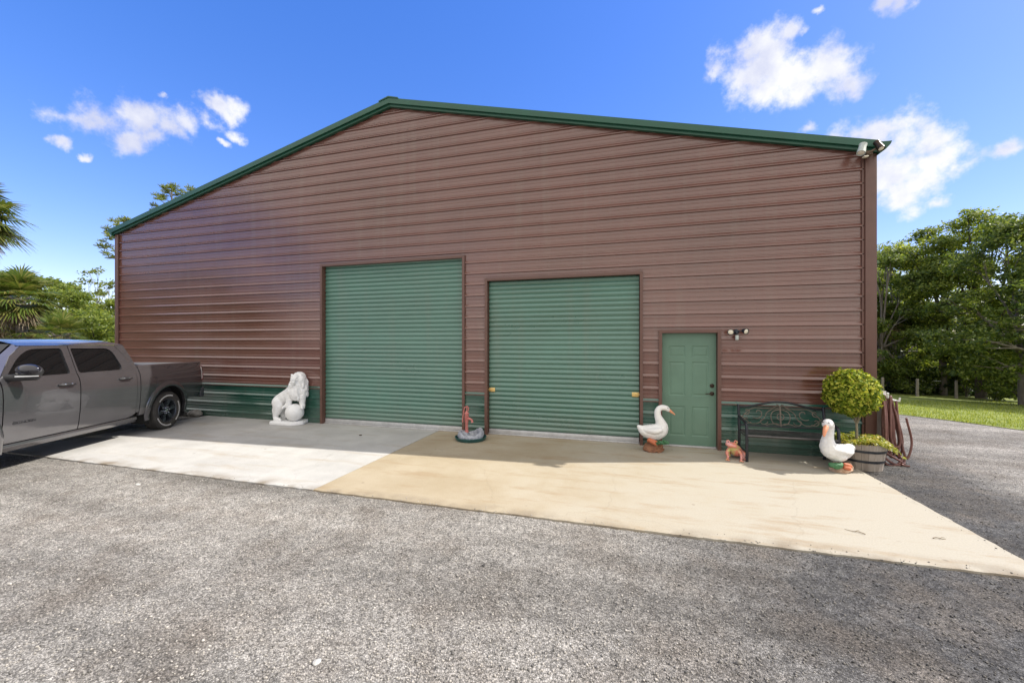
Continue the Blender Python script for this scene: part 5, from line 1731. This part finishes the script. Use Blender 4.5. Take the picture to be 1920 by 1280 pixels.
oak(1690, 25, 430, 2.5, 20000, OAK_L, 'light green oak rising close to the right corner of the barn', 11, trunk_r=0.15, low=0.25)
oak(1768, 22.5, 405, 2.6, 24000, OAK, 'middle oak with a pale bare trunk behind the wire fence', 12, trunk_r=0.15, fork=0.5, low=0.40)
oak(1840, 21, 385, 2.9, 28000, OAK, 'tall dark green oak with ragged top right of the pale trunk', 13, trunk_r=0.19, bark=BARK_D, low=0.30)
oak(1925, 17, 395, 3.0, 30000, OAK_D, 'broad dark oak filling the right edge of the photo', 14, trunk_r=0.20, bark=BARK, low=0.30)
oak(1735, 31, 470, 3.0, 14000, OAK_L, 'far pale oak seen through the gap in the wood', 15, trunk_r=0.16, size=0.095)
oak(1652, 23, 440, 2.1, 20000, OAK_D, 'mid green oak filling the gap beside the barn corner', 18, trunk_r=0.14, low=0.15)
oak(1640, 30, 470, 2.6, 12000, OAK, 'oak half hidden behind the right barn wall', 16, trunk_r=0.15, size=0.095, low=0.2)
oak(2040, 15, 470, 3.2, 12000, OAK_D, 'oak just outside the right edge of the view', 17, trunk_r=0.2)


def bush(px, zc, r, h, leaves, label, seed, n=2200, name='shrub', group=None, size=0.085):
    b = place(px, zc)
    rnd = random.Random(seed)
    cl = [(rnd.uniform(-.6, .6) * r, rnd.uniform(-.6, .6) * r, h * rnd.uniform(.3, .75), r * rnd.uniform(.4, .6), r * rnd.uniform(.4, .6), h * rnd.uniform(.22, .34)) for _ in range(7)]
    return tree(name, b, cl, n, size, leaves, BARK_D, label, seed, trunk_r=0.05, fork=0.12, group=group, cat='shrub')


bush(1655, 22, 1.2, 2.6, OAK_D, 'dark shrub standing just right of the barn corner', 31, group='understorey shrubs at the fence')
bush(1705, 23, 1.3, 2.2, OAK_D, 'dark shrub behind the first fence post', 32, group='understorey shrubs at the fence')
bush(1752, 24, 1.2, 1.9, OAK, 'low green shrub left of the pale oak trunk', 33, group='understorey shrubs at the fence')
bush(1812, 22, 1.4, 2.2, OAK_D, 'dark shrub between the second and third fence posts', 34, group='understorey shrubs at the fence')
bush(1862, 21, 1.3, 2.4, OAK, 'mid green shrub behind the third fence post', 35, group='understorey shrubs at the fence')
bush(1915, 19, 1.3, 2.0, OAK_D, 'low dark shrub under the broad oak at the right edge', 36, group='understorey shrubs at the fence')


def far_wood(name, px0, px1, zc, h, n, label, seed, depth=6):
    rng = np.random.default_rng(seed)
    u = rng.uniform(px0, px1, n); z = zc + rng.random(n) ** 0.7 * depth
    hh = h * (0.72 + 0.28 * np.sin(u * 0.09 + seed) * np.sin(u * 0.031)) * rng.random(n) ** 0.8
    uu = (u - 960) / F_PX
    X = CAM.x + (-math.sin(YAW) + uu * math.cos(YAW)) * z; Y = CAM.y + (math.cos(YAW) + uu * math.sin(YAW)) * z
    P = np.stack([X, Y, terrain(X, Y) + hh], -1)
    V, F = leaf_quads(P, np.tile((0, -.3, .6), (n, 1)), 0.17 * rng.uniform(.6, 1.4, n), rng, 0.55)
    tag(np_mesh(name, V, F, WOODM), label, 'wood', kind='stuff')


far_wood('far_wood', 1600, 2150, 29, 6.5, 26000, 'dark wood closing the view behind the oak trees', 3)
far_wood('far_wood', 1630, 2150, 22.3, 1.7, 11000, 'low dark undergrowth standing just behind the wire fence', 5, depth=3)
far_wood('far_wood', -420, 260, 30, 4.3, 30000, 'green thicket closing the view behind the pickup and the palms', 4)


def side_wood(name, x0, x1, y0, y1, h, n, label, seed):
    rng = np.random.default_rng(seed)
    X = rng.uniform(x0, x1, n); Y = rng.uniform(y0, y1, n)
    hh = h * (0.78 + 0.22 * np.sin(Y * 1.3) * np.sin(Y * 0.47 + 1)) * rng.random(n) ** 0.75
    P = np.stack([X, Y, terrain(X, Y) + hh], -1)
    V, F = leaf_quads(P, np.tile((.5, 0, .6), (n, 1)), 0.16 * rng.uniform(.6, 1.4, n), rng, 0.55)
    tag(np_mesh(name, V, F, WOODM), label, 'wood', kind='stuff')


far_wood('far_wood', 1020, 1640, 34, 7.5, 22000, 'wood standing behind the barn, mostly hidden by it', 12, depth=8)
side_wood('far_wood', -31, -26, -20, -3, 7.5, 15000, 'wood along the left side of the yard beyond the pickup', 9)

# --- palms
def palm(name, base, th, fr, n, seed, label, ndead=14, group=None, droop=0.5, trunk_r=0.17):
    rng = np.random.default_rng(seed); rnd = random.Random(seed)
    root = empty(name, base, 0, label, 'palm', group)
    bm = bmesh.new()
    pts = [(0, 0, -.1), (rnd.uniform(-.1, .1), rnd.uniform(-.1, .1), th * .5), (0, 0, th)]
    S = spline(pts, 26)
    tube(bm, S, [trunk_r * (1 + 0.10 * (i % 2)) for i in range(26)], 12)
    if th > 1.2:
        for k in range(46):   # old leaf boots
            a = k * 2.4; z = th * (0.55 + 0.45 * k / 46)
            d = Vector((math.cos(a), math.sin(a), 0.9)).normalized()
            b = Vector((math.cos(a) * trunk_r, math.sin(a) * trunk_r, z))
            tube(bm, [b, b + d * 0.22], [0.045, 0.02], 4)
    obj('trunk', bm, BARK, root, smooth=40)
    C = np.array((0, 0, th + 0.05))

    def fans(nf, dead):
        Vs, Fs, off = [], [], 0
        for k in range(nf):
            az = k * 2.39996 + rng.uniform(-.25, .25)
            if dead: el = rng.uniform(-1.45, -0.75)
            else: el = 1.35 - 1.95 * (k / nf) ** 0.8 + rng.uniform(-.12, .12)
            d = np.array((math.cos(az) * math.cos(el), math.sin(az) * math.cos(el), math.sin(el)))
            pl = fr * rng.uniform(0.42, 0.58) * (0.6 if dead else 1)
            hub = C + d * pl - np.array((0, 0, 0.10 * fr * math.cos(el)))
            side = np.cross(d, (0, 0, 1)); side /= np.linalg.norm(side) + 1e-9
            up = np.cross(side, d)
            w = 0.018
            Vs.append(np.array([C - side * w, C + side * w, hub + side * w * .7, hub - side * w * .7])); Fs.append([(off, off + 1, off + 2, off + 3)]); off += 4
            nb = 26
            for j in range(nb):
                t = -1.9 + 3.8 * j / (nb - 1)
                bd = d * math.cos(t) + side * math.sin(t) + up * (0.22 * abs(math.sin(t)))
                ln = fr * rng.uniform(0.50, 0.62) * (1 - 0.20 * abs(t) / 1.9)
                p1 = hub + bd * ln * 0.55
                p2 = hub + bd * ln * 0.98 - np.array((0, 0, droop * ln * rng.uniform(.18, .5)))
                wd = np.cross(bd, up); wd /= np.linalg.norm(wd) + 1e-9
                ww = 0.020 * fr * (0.7 if dead else 1)
                Vs.append(np.array([hub - wd * ww * .35, hub + wd * ww * .35, p1 + wd * ww, p1 - wd * ww, p2 + wd * .003, p2 - wd * .003]))
                Fs.append([(off, off + 1, off + 2, off + 3), (off + 3, off + 2, off + 4, off + 5)]); off += 6
        return np.concatenate(Vs), np.concatenate([np.array(f) for f in Fs])
    V, F = fans(n, False); np_mesh('fronds', V, F, PALM, root)
    if ndead:
        V, F = fans(ndead, True); np_mesh('dead_fronds', V, F, DEAD, root)
    return root


def palm_at(px, py, zc, fr, n, seed, label, **k):
    b = place(px, zc)
    th = max(0.25, top_height(py, zc, b))
    return palm('cabbage_palm', b, th, fr, n, seed, label, group='cabbage palms left of the barn', **k)


palm_at(-66, 405, 12.5, 1.55, 44, 1, 'tall cabbage palm cut by the left edge of the photo above the pickup', ndead=26, droop=0.9)
palm_at(34, 560, 17.0, 1.5, 40, 2, 'cabbage palm with brown dead fronds behind the pickup cab', ndead=22, droop=0.7)
palm_at(-5, 590, 19.0, 1.6, 30, 3, 'lower cabbage palm at the left edge behind the pickup windshield', ndead=20, droop=0.7)
palm_at(112, 628, 15.5, 0.95, 26, 4, 'small bright palmetto standing left of the round bush', ndead=10)
palm_at(62, 618, 17.5, 1.1, 24, 5, 'short palmetto at the foot of the brown fronded palm', ndead=18)
palm_at(1672, 600, 23.5, 1.3, 26, 6, 'cabbage palm with hanging brown fronds in the oak wood', ndead=18, droop=0.8)

# --- left trees behind the pickup
b = place(168, 22); tree('round_bush', b, [(dx, dy, z, .9, .9, .7) for dx, dy, z in ((-1.1, 0, 1.6), (0, .4, 2.5), (1.2, .2, 1.9), (.4, -.6, 1.4), (-.5, -.5, 2.2), (1.0, -.4, 2.9), (-.2, .2, 3.2), (-1.5, .3, 1.0), (1.7, 0, 1.1))], 13000, 0.070, OAK, BARK_D, 'dense round green bush between the palms and the barn', 41, trunk_r=0.10, fork=0.2, cat='bush')
def sparse(px, zc, ypx, r, label, seed, n=1500, nc=12, name='sparse_tree', leaves=PINE, low=0.5, size=0.12, tr=0.10):
    b = place(px, zc); h = top_height(ypx, zc, b)
    cl = oak_clumps(seed, h, r, nc, low, 0.55)
    cl = [(c[0], c[1], c[2], c[3] * .8, c[4] * .8, c[5] * .7) for c in cl]
    return tree(name, b, cl, n, size, leaves, BARK, label, seed, trunk_r=tr, fork=0.55, group='thin trees behind the left end of the barn', hollow=0.2)
b = place(120, 25); tree('oak_tree', b, oak_clumps(71, top_height(528, 25, b), 2.2, 16, 0.25), 14000, 0.08, OAK, BARK_D, 'mid green tree standing between the brown fronded palm and the round bush', 71, trunk_r=0.12)
b = place(207, 25); tree('oak_tree', b, oak_clumps(72, top_height(556, 25, b), 1.6, 14, 0.25), 9000, 0.08, OAK_L, BARK_D, 'light green tree rising just left of the barn corner', 72, trunk_r=0.10)
sparse(78, 28, 496, 2.2, 'airy tree showing above the brown fronded palm', 51, n=3000, leaves=OAK)
sparse(128, 30, 512, 1.9, 'thin flat topped tree left of the round bush', 52, n=2200)
sparse(182, 34, 490, 2.0, 'very thin bare topped tree above the round bush', 53, n=700, nc=14, size=0.13, tr=0.07)
sparse(212, 34, 506, 1.8, 'thin tree peeping out beside the left barn corner', 54, n=800, size=0.13, tr=0.07)
sparse(20, 30, 488, 1.8, 'thin tree top between the two tallest palms', 55, n=1600, leaves=OAK)
bush(-20, 21, 1.5, 3.0, OAK_D, 'dark shrub mass behind the palms at the left edge', 57, n=5000)
bush(90, 23, 1.6, 3.3, OAK, 'broad green shrub between the brown fronded palm and the round bush', 58, n=6000)
bush(214, 20, 0.8, 2.1, OAK_L, 'yellow green shrub against the left barn corner', 56)


# --- slash pines far behind the roof: only their tops clear the eave
def pine(px, ypx, zc, label, seed, tufts):
    b = place(px, zc); h = top_height(ypx, zc, b)
    root = empty('pine_tree', b, 0, label, 'tree', 'pines behind the barn roof')
    rng = np.random.default_rng(seed); rnd = random.Random(seed)
    bm = bmesh.new(); tube(bm, [(0, 0, -.2), (.1, 0, h * .5), (0, 0, h - .6)], [.24, .19, .06], 8)
    Vs = []
    for k in range(tufts):
        z = h - 0.4 - 4.6 * (k / tufts) ** 1.1
        a = k * 2.4 + rnd.uniform(-.3, .3); d = (0.4 + 2.0 * (k / tufts) ** .7) * rnd.uniform(.6, 1.1)
        e = Vector((d * math.cos(a), d * math.sin(a), z))
        tube(bm, [(0, 0, z - .35), (e.x * .6, e.y * .6, z - .15), tuple(e)], [.05, .035, .02], 5)
        n = 130
        for s in range(3):
            c = np.array(e) + rng.normal(0, .22, 3)
            dd = rng.normal(0, 1, (n // 3, 3)); dd[:, 2] = np.abs(dd[:, 2]) * .8 - .1; dd /= np.linalg.norm(dd, axis=1, keepdims=True)
            L_ = rng.uniform(.30, .52, (n // 3, 1))
            sd = np.cross(dd, rng.normal(0, 1, dd.shape)); sd /= np.linalg.norm(sd, axis=1, keepdims=True)
            w = 0.028
            Vs.append(np.stack([c - sd * w * .5 + dd * 0, c + sd * w * .5, c + dd * L_ + sd * w, c + dd * L_ - sd * w], 1).reshape(-1, 3))
    obj('trunk', bm, BARK, root, smooth=60)
    V = np.concatenate(Vs); np_mesh('crown', V, np.arange(len(V)).reshape(-1, 4), PINE, root)


pine(322, 346, 46, 'pine top showing over the left roof slope', 61, 22)
pine(362, 352, 50, 'pine top mostly hidden behind the left roof slope', 62, 18)
pine(232, 404, 42, 'pine top at the left eave of the barn', 63, 20)

# --- topiary, trailing plant, grass
tb = bp_ + Vector((-0.06, 0.0, 0.34))
tp = empty('topiary_tree', tb, 0, 'round clipped topiary tree with bright green crown in the barrel', 'tree')
bm = bmesh.new()
zc_ = 0.78
tube(bm, [(0, 0, 0), (0.004, 0, .2), (-0.004, 0.004, .42), (0, 0, .62)], [.018, .016, .015, .016], 8)
rnd = random.Random(8)
for k in range(16):
    a = k * 2.4; z0 = 0.34 + 0.012 * k
    e = Vector((0.27 * math.cos(a) * rnd.uniform(.5, 1), 0.27 * math.sin(a) * rnd.uniform(.5, 1), zc_ + rnd.uniform(-.12, .2)))
    tube(bm, spline([(0, 0, z0 - .04), (e.x * .4, e.y * .4, z0 + .12), tuple(e)], 6), list(np.linspace(.010, .003, 6)), 5)
obj('trunk', bm, mat('pale_stem', (0.24, 0.20, 0.13), 0.8, 0, .3, 20), tp, smooth=60)
rng = np.random.default_rng(9)
d = rng.normal(0, 1, (9500, 3)); d /= np.linalg.norm(d, axis=1, keepdims=True)
t = 0.50 + 0.54 * rng.random(9500) ** 0.7
lump = np.array([1 + 0.15 * mnoise.noise(Vector(v * 2.6)) + 0.12 * mnoise.noise(Vector(v * 6.5)) for v in d])
P = d * (t * lump)[:, None] * np.array((0.345, 0.345, 0.365)) + np.array((-0.06, 0, zc_))
P[:, 2] = np.where(P[:, 2] < zc_ - 0.20, zc_ - 0.20 + (P[:, 2] - zc_ + 0.20) * 0.80, P[:, 2])
V, F = leaf_quads(P, d * 0.9 + np.array((0, 0, .2)), 0.026 * rng.uniform(.6, 1.4, len(P)), rng, 0.55, jit=0.42)
np_mesh('crown', V, F, TOPI, tp)

tr = empty('trailing_plant', bp_ + Vector((0, 0, 0.34)), 0, 'yellow green trailing plant spilling over the barrel rim', 'plant')
n = 2600
a = rng.uniform(0, 6.28, n); r = 0.33 * np.sqrt(rng.random(n))
front = np.exp(-((np.mod(a - R(-25) + math.pi, 2 * math.pi) - math.pi) / 0.5) ** 2)
r = r * (1 + 0.55 * front * rng.random(n))
z = 0.065 + 0.05 * rng.random(n) + 0.03 * np.sin(a * 3) - np.clip(r - 0.30, 0, 1) * 0.9
P = np.stack([r * np.cos(a), r * np.sin(a), z], -1)
V, F = leaf_quads(P, np.tile((0, -.2, .9), (n, 1)), 0.019 * rng.uniform(.6, 1.5, n), rng, 0.6)
np_mesh('leaves', V, F, TRAIL, tr)
bm = bmesh.new()
for k in range(30):
    a = rnd.uniform(0, 6.28); q = rnd.uniform(.15, .33)
    tube(bm, [(0.1 * math.cos(a), .1 * math.sin(a), 0.01), (q * .7 * math.cos(a), q * .7 * math.sin(a), .08), (q * math.cos(a), q * math.sin(a), .07)], .003, 4)
tube(bm, [(-.12, -.1, .05), (-.14, -.12, .14), (-.17, -.13, .20)], .004, 4)
obj('stems', bm, mat('green_stem', (0.13, 0.15, 0.04), .7), tr)
V, F = leaf_quads(np.array([(-.16, -.13, .17), (-.18, -.13, .21), (-.15, -.12, .20), (.10, -.18, .15), (.12, -.19, .17)]), np.tile((0., -.6, .4), (5, 1)), np.full(5, .035), rng, .5)
np_mesh('tall_leaves', V, F, TRAIL, tr)

A, B = ground_at(1690, 777), ground_at(1920, 806)
dA = Vector((B.x - A.x, B.y - A.y, 0)).normalized(); dO = Vector((-dA.y, dA.x, 0))
ns, nt_ = 60, 60
ss = np.linspace(-14, 60, ns); tt = 70 * np.linspace(0, 1, nt_) ** 1.6
sg, tg_ = np.meshgrid(ss, tt)
wob = 0.12 * np.sin(sg * 2.1) + 0.07 * np.sin(sg * 5.3)
X = A.x + dA.x * sg + dO.x * (tg_ + wob * (tg_ < 0.01)); Y = A.y + dA.y * sg + dO.y * (tg_ + wob * (tg_ < 0.01))
V = np.stack([X, Y, terrain(X, Y) + 0.012], -1).reshape(-1, 3)
i_, j_ = np.meshgrid(np.arange(ns - 1), np.arange(nt_ - 1)); a_ = (j_ * ns + i_).ravel()
F = np.stack([a_, a_ + 1, a_ + ns + 1, a_ + ns], -1)
tag(np_mesh('lawn', V, F, mat('lawn_turf', (0.110, 0.155, 0.022), 0.95, 0, .3, 2.2, 0.01, 60, c2=(0.260, 0.290, 0.050)), smooth=180), kind='structure')
n = 46000
s_ = rng.uniform(-4, 9, n); t_ = 16 * rng.random(n) ** 1.4
X = A.x + dA.x * s_ + dO.x * t_; Y = A.y + dA.y * s_ + dO.y * t_
P = np.stack([X, Y, terrain(X, Y) + 0.01], -1)
hgt = rng.uniform(.025, .065, (n, 1)); ang = rng.uniform(0, 6.28, n)
w = np.stack([np.cos(ang), np.sin(ang), np.zeros(n)], -1) * 0.006
ln = np.stack([np.cos(ang + 1.5), np.sin(ang + 1.5), np.zeros(n)], -1) * rng.uniform(0, .03, (n, 1))
tip = P + ln + np.array((0, 0, 1.)) * hgt
V = np.stack([P - w, P + w, tip + w * .2, tip - w * .2], 1).reshape(-1, 3)
tag(np_mesh('lawn_grass', V, np.arange(n * 4).reshape(-1, 4), GRASS), 'short sunlit grass of the lawn beside the gravel drive', 'grass', kind='stuff')

# ================================================================ FENCE, HOSE, LIGHTS, LITTER
POSTW = wood('weathered_post', (0.16, 0.14, 0.12), (0.36, 0.33, 0.29), (1, 1, 0.15))
fence = empty('wire_fence', place(1793, 20.2), 0, 'low wire fence on weathered posts in front of the oak wood', 'fence')
fl = fence.location
posts = []
for px in (1655, 1720, 1793, 1868, 1950, 2040):
    b = place(px, 20.2) - fl; posts.append(b)
    bm = bmesh.new(); lathe(bm, [(0.065, -.1), (0.06, 0.5), (0.055, 0.90), (0.02, 0.91)], 9, Matrix.Translation(b))
    obj('post', bm, POSTW, fence, smooth=40)
bm = bmesh.new()
for h in (0.15, 0.32, 0.49, 0.66, 0.84):
    tube(bm, [p + Vector((0, -0.07, h)) for p in posts], 0.0020, 4)
for a, b in zip(posts[:-1], posts[1:]):
    for k in range(1, 9):
        q = a.lerp(b, k / 9); tube(bm, [q + Vector((0, -.07, .15)), q + Vector((0, -.07, .84))], 0.002, 4)
obj('wire', bm, HOOP, fence)

hp = Vector((3.93, 0.10, float(terrain(3.93, .1))))
post = empty('hose_post', hp, R(3), 'weathered timber post with a white hose hook beside the barn corner', 'post')
bm = bmesh.new(); box(bm, -0.075, 0.075, -0.05, 0.05, -0.1, 1.12); obj('timber', bm, POSTW, post, bevel=0.006)
bm = bmesh.new()
tube(bm, [(0.03, -0.055, 1.05), (0.06, -0.16, 1.06), (0.00, -0.24, 1.07), (0.00, -0.25, 1.13)], 0.016, 8)
tube(bm, [(0.00, -0.20, 1.06), (0.12, -0.19, 1.01), (0.19, -0.19, 1.0), (0.195, -0.19, 1.05)], 0.014, 8)
box(bm, -0.02, 0.09, -0.058, -0.051, 0.98, 1.14)
obj('hook', bm, mat('white_hook_paint', (0.74, 0.73, 0.70), 0.5), post, smooth=40)

HOSE = mat('brown_rubber_hose', (0.115, 0.045, 0.036), 0.42, 0, 0.25, 12, c2=(0.19, 0.085, 0.068))
hose = empty('garden_hose', hp + Vector((0.05, -0.17, 0)), R(16), 'brown garden hose looped over the hook and hanging to the ground', 'hose')
bm = bmesh.new()
rnd = random.Random(21)
pts = []
for k in range(9):
    tx = -0.09 + 0.023 * k + rnd.uniform(-.015, .015); ty = -0.02 + 0.018 * (k % 4) - 0.02
    top = 1.085 - 0.010 * abs(k - 3) - (0.035 if k > 5 else 0)
    bl = 0.16 + rnd.uniform(-.06, .18); w0 = rnd.uniform(-.10, -.03) + 0.010 * k; w1 = rnd.uniform(0.06, 0.15) + 0.006 * k
    f = rnd.uniform(-.05, .05)
    pts += [(tx, ty, top), (tx + w0 * .5 - .02, ty - .05 + f, 0.72), (tx + w0 * .8, ty - .06 + f, 0.40), (tx + (w0 + w1) * .4, ty - .07, bl - 0.04), (tx + w1 * .95, ty - .04 - f, 0.36), (tx + w1 * .55, ty - .03 - f, 0.74)]
S = spline(pts, 430)
tube(bm, S, 0.0155, 7)
obj('loops', bm, HOSE, hose, smooth=60)
bm = bmesh.new()
pts2 = []
for k in range(3):
    for t in np.linspace(0, 6.28, 12, endpoint=False):
        pts2.append((0.03 + (0.13 + .02 * k) * math.cos(t + k), -0.06 + 0.06 * math.sin(t + k), 0.10 + 0.10 * math.sin(t * 1.0 + .6) + 0.012 * k))
tube(bm, spline(pts2, 150), 0.0175, 7)
tube(bm, spline([(0.16, -.05, .30), (0.20, -.07, .16), (0.17, -.1, .05), (0.10, -.14, .02), (0.16, -.2, .018)], 24), 0.0135, 7)
obj('lower_coil', bm, HOSE, hose, smooth=60)

CREAM = mat('cream_lamp_lens', (0.80, 0.74, 0.60), 0.3, 0, .06, 20, coat=.3)
LAMP_W = mat('aged_white_lamp', (0.46, 0.50, 0.46), 0.5, 0, .15, 14)
NAVY = mat('dark_lamp_body', (0.020, 0.026, 0.036), 0.35, 0.2, .2, 10)
lx = 1.845
sl_ = empty('wall_floodlight', (lx - .01, -0.02, 2.085), 0, 'twin headed dark motion floodlight beside the entry door', 'light')
bm = bmesh.new()
lathe(bm, [(0.060, 0), (0.058, 0.02), (0.045, 0.045), (0.02, 0.05)], 18, Matrix.Translation((0, 0, 0.0)) @ Matrix.Rotation(R(90), 4, 'X'))
tube(bm, [(0, -.04, 0.005), (-.06, -.07, .012), (-.105, -.08, .012)], .013, 8); tube(bm, [(0, -.04, 0.005), (.06, -.07, .018), (.105, -.08, .022)], .013, 8); tube(bm, [(0, -.045, 0), (0, -.075, -.05)], .022, 8)
obj('mount', bm, NAVY, sl_, smooth=45)
for hx, hz, dirv in ((-.115, .012, Vector((-.25, -.9, -.25))), (.125, .024, Vector((.45, -.8, -.25)))):
    Mh = Matrix.Translation((hx, -.08, hz)) @ dirv.to_track_quat('Z', 'Y').to_matrix().to_4x4()
    bm = bmesh.new(); lathe(bm, [(0.028, -0.03), (0.045, 0.0), (0.062, 0.065), (0.064, 0.080), (0.057, 0.080), (0.054, 0.066)], 22, Mh); h_ = obj('lamp_head', bm, NAVY, sl_, smooth=45)
    bm = bmesh.new(); lathe(bm, [(0.053, 0.068), (0.045, 0.078), (0.02, 0.083)], 22, Mh); obj('lens', bm, CREAM, h_, smooth=60)
bm = bmesh.new(); lathe(bm, [(0.020, -.175), (0.034, -.165), (0.034, -.085), (0.022, -.07)], 14, Matrix.Translation((0, -.085, 0))); obj('sensor', bm, LAMP_W, sl_, smooth=45)

ex = 3.60
el_ = empty('eave_floodlight', (ex + .02, -0.15, 4.90), 0, 'aged pale floodlight under the right eave corner of the roof', 'light')
bm = bmesh.new()
box(bm, 0.05, 0.15, -0.02, 0.15, -0.03, 0.05); tube(bm, [(0.09, -.01, 0), (0.03, -.06, .0), (-.03, -.08, .02)], .018, 8); tube(bm, [(0.1, -.01, 0.02), (0.17, -.05, .05), (.22, -.06, .08)], .018, 8)
obj('bracket', bm, mat('rusty_bracket', (0.16, 0.11, 0.08), .6, .3, .3, 20), el_, smooth=45)
for hx, hz, dv, r_, mm in ((-.06, .075, Vector((-.35, -.35, -1)), .070, LAMP_W), (.20, .10, Vector((.15, -.6, -1)), .060, BRONZE)):
    Mh = Matrix.Translation((hx, -.10, hz)) @ dv.to_track_quat('Z', 'Y').to_matrix().to_4x4()
    bm = bmesh.new(); lathe(bm, [(r_ * .75, -.10), (r_ * .95, -.09), (r_ * .9, -.06), (r_ * .82, -.03), (r_, .09), (r_, .12), (r_ * .85, .11)], 20, Mh); h_ = obj('lamp_head', bm, mm, el_, smooth=40)
    bm = bmesh.new(); lathe(bm, [(r_ * .86, .105), (r_ * .5, .118)], 20, Mh); obj('lens', bm, CREAM, h_, smooth=60)
bm = bmesh.new(); box(bm, -.02, .06, -.08, 0.0, -.085, -.06); obj('sensor', bm, CREAM, el_, bevel=.008)

sl_.scale = (0.82, 0.82, 0.82); el_.scale = (0.82, 0.82, 0.82)

# rubble at the end of the slab, litter on the concrete
def rock(p, r, sq, label, m, seed):
    bm = bmesh.new(); bmesh.ops.create_icosphere(bm, subdivisions=4, radius=1.0)
    for v in bm.verts:
        v.co *= 1 + 0.4 * mnoise.noise(v.co * 0.9 + Vector((seed, 0, 0))) + 0.12 * mnoise.noise(v.co * 3.1) + .04 * mnoise.noise(v.co * 9)
        v.co = Vector((v.co.x * r * sq[0], v.co.y * r * sq[1], v.co.z * r * sq[2]))
    tag(obj('rock', bm, m, smooth=60, loc=p), label, 'rock')
q = slab_at(374, 779)
rock((q.x - 0.10, q.y - 0.02, 0.06), 0.16, (1.2, .8, .6), 'mottled rock beside the barn wall behind the pickup bumper', mat('mottled_rock', (0.13, 0.12, 0.10), .9, 0, .3, 14, .006, 40, c2=(0.40, 0.37, 0.33)), 3.0)
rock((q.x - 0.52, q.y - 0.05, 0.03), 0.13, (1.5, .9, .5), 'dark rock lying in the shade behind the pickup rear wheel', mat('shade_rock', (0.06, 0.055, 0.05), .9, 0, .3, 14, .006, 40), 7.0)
TWIG = mat('dry_twig', (0.20, 0.15, 0.09), .9, 0, .3, 20)
for (px, py, L_, a, lab) in ((1603, 997, .16, 2.6, 'thin dry twig on the tan slab, nearer the geese'), (1762, 1010, .12, .2, 'short dry twig near the right edge of the tan slab')):
    q = slab_at(px, py)
    bm = bmesh.new(); r_ = random.Random(int(px))
    tube(bm, [(L_ * (t - .5) * math.cos(a), L_ * (t - .5) * math.sin(a) + .008 * math.sin(7 * t), .006 + .004 * math.sin(5 * t)) for t in np.linspace(0, 1, 9)], [.0042, .004, .0038, .0035, .003, .0028, .0024, .002, .0015], 6)
    tube(bm, [(0, 0, .006), (.03, .02, .012), (.05, .022, .008)], .002, 5)
    tag(obj('twig', bm, TWIG, loc=(q.x, q.y, 0.001)), lab, 'twig')
q = slab_at(676, 816)
bm = bmesh.new(); bmesh.ops.create_icosphere(bm, subdivisions=2, radius=1.0)
for v in bm.verts:
    v.co *= 1 + .3 * mnoise.noise(v.co * 1.5); v.co = Vector((v.co.x * .032, v.co.y * .03, v.co.z * .010))
tag(obj('dead_leaf', bm, mat('dead_leaf_brown', (0.06, 0.045, 0.03), .9), smooth=60, loc=(q.x, q.y, .008)), 'small dark dead leaf on the shaded white slab', 'leaf')
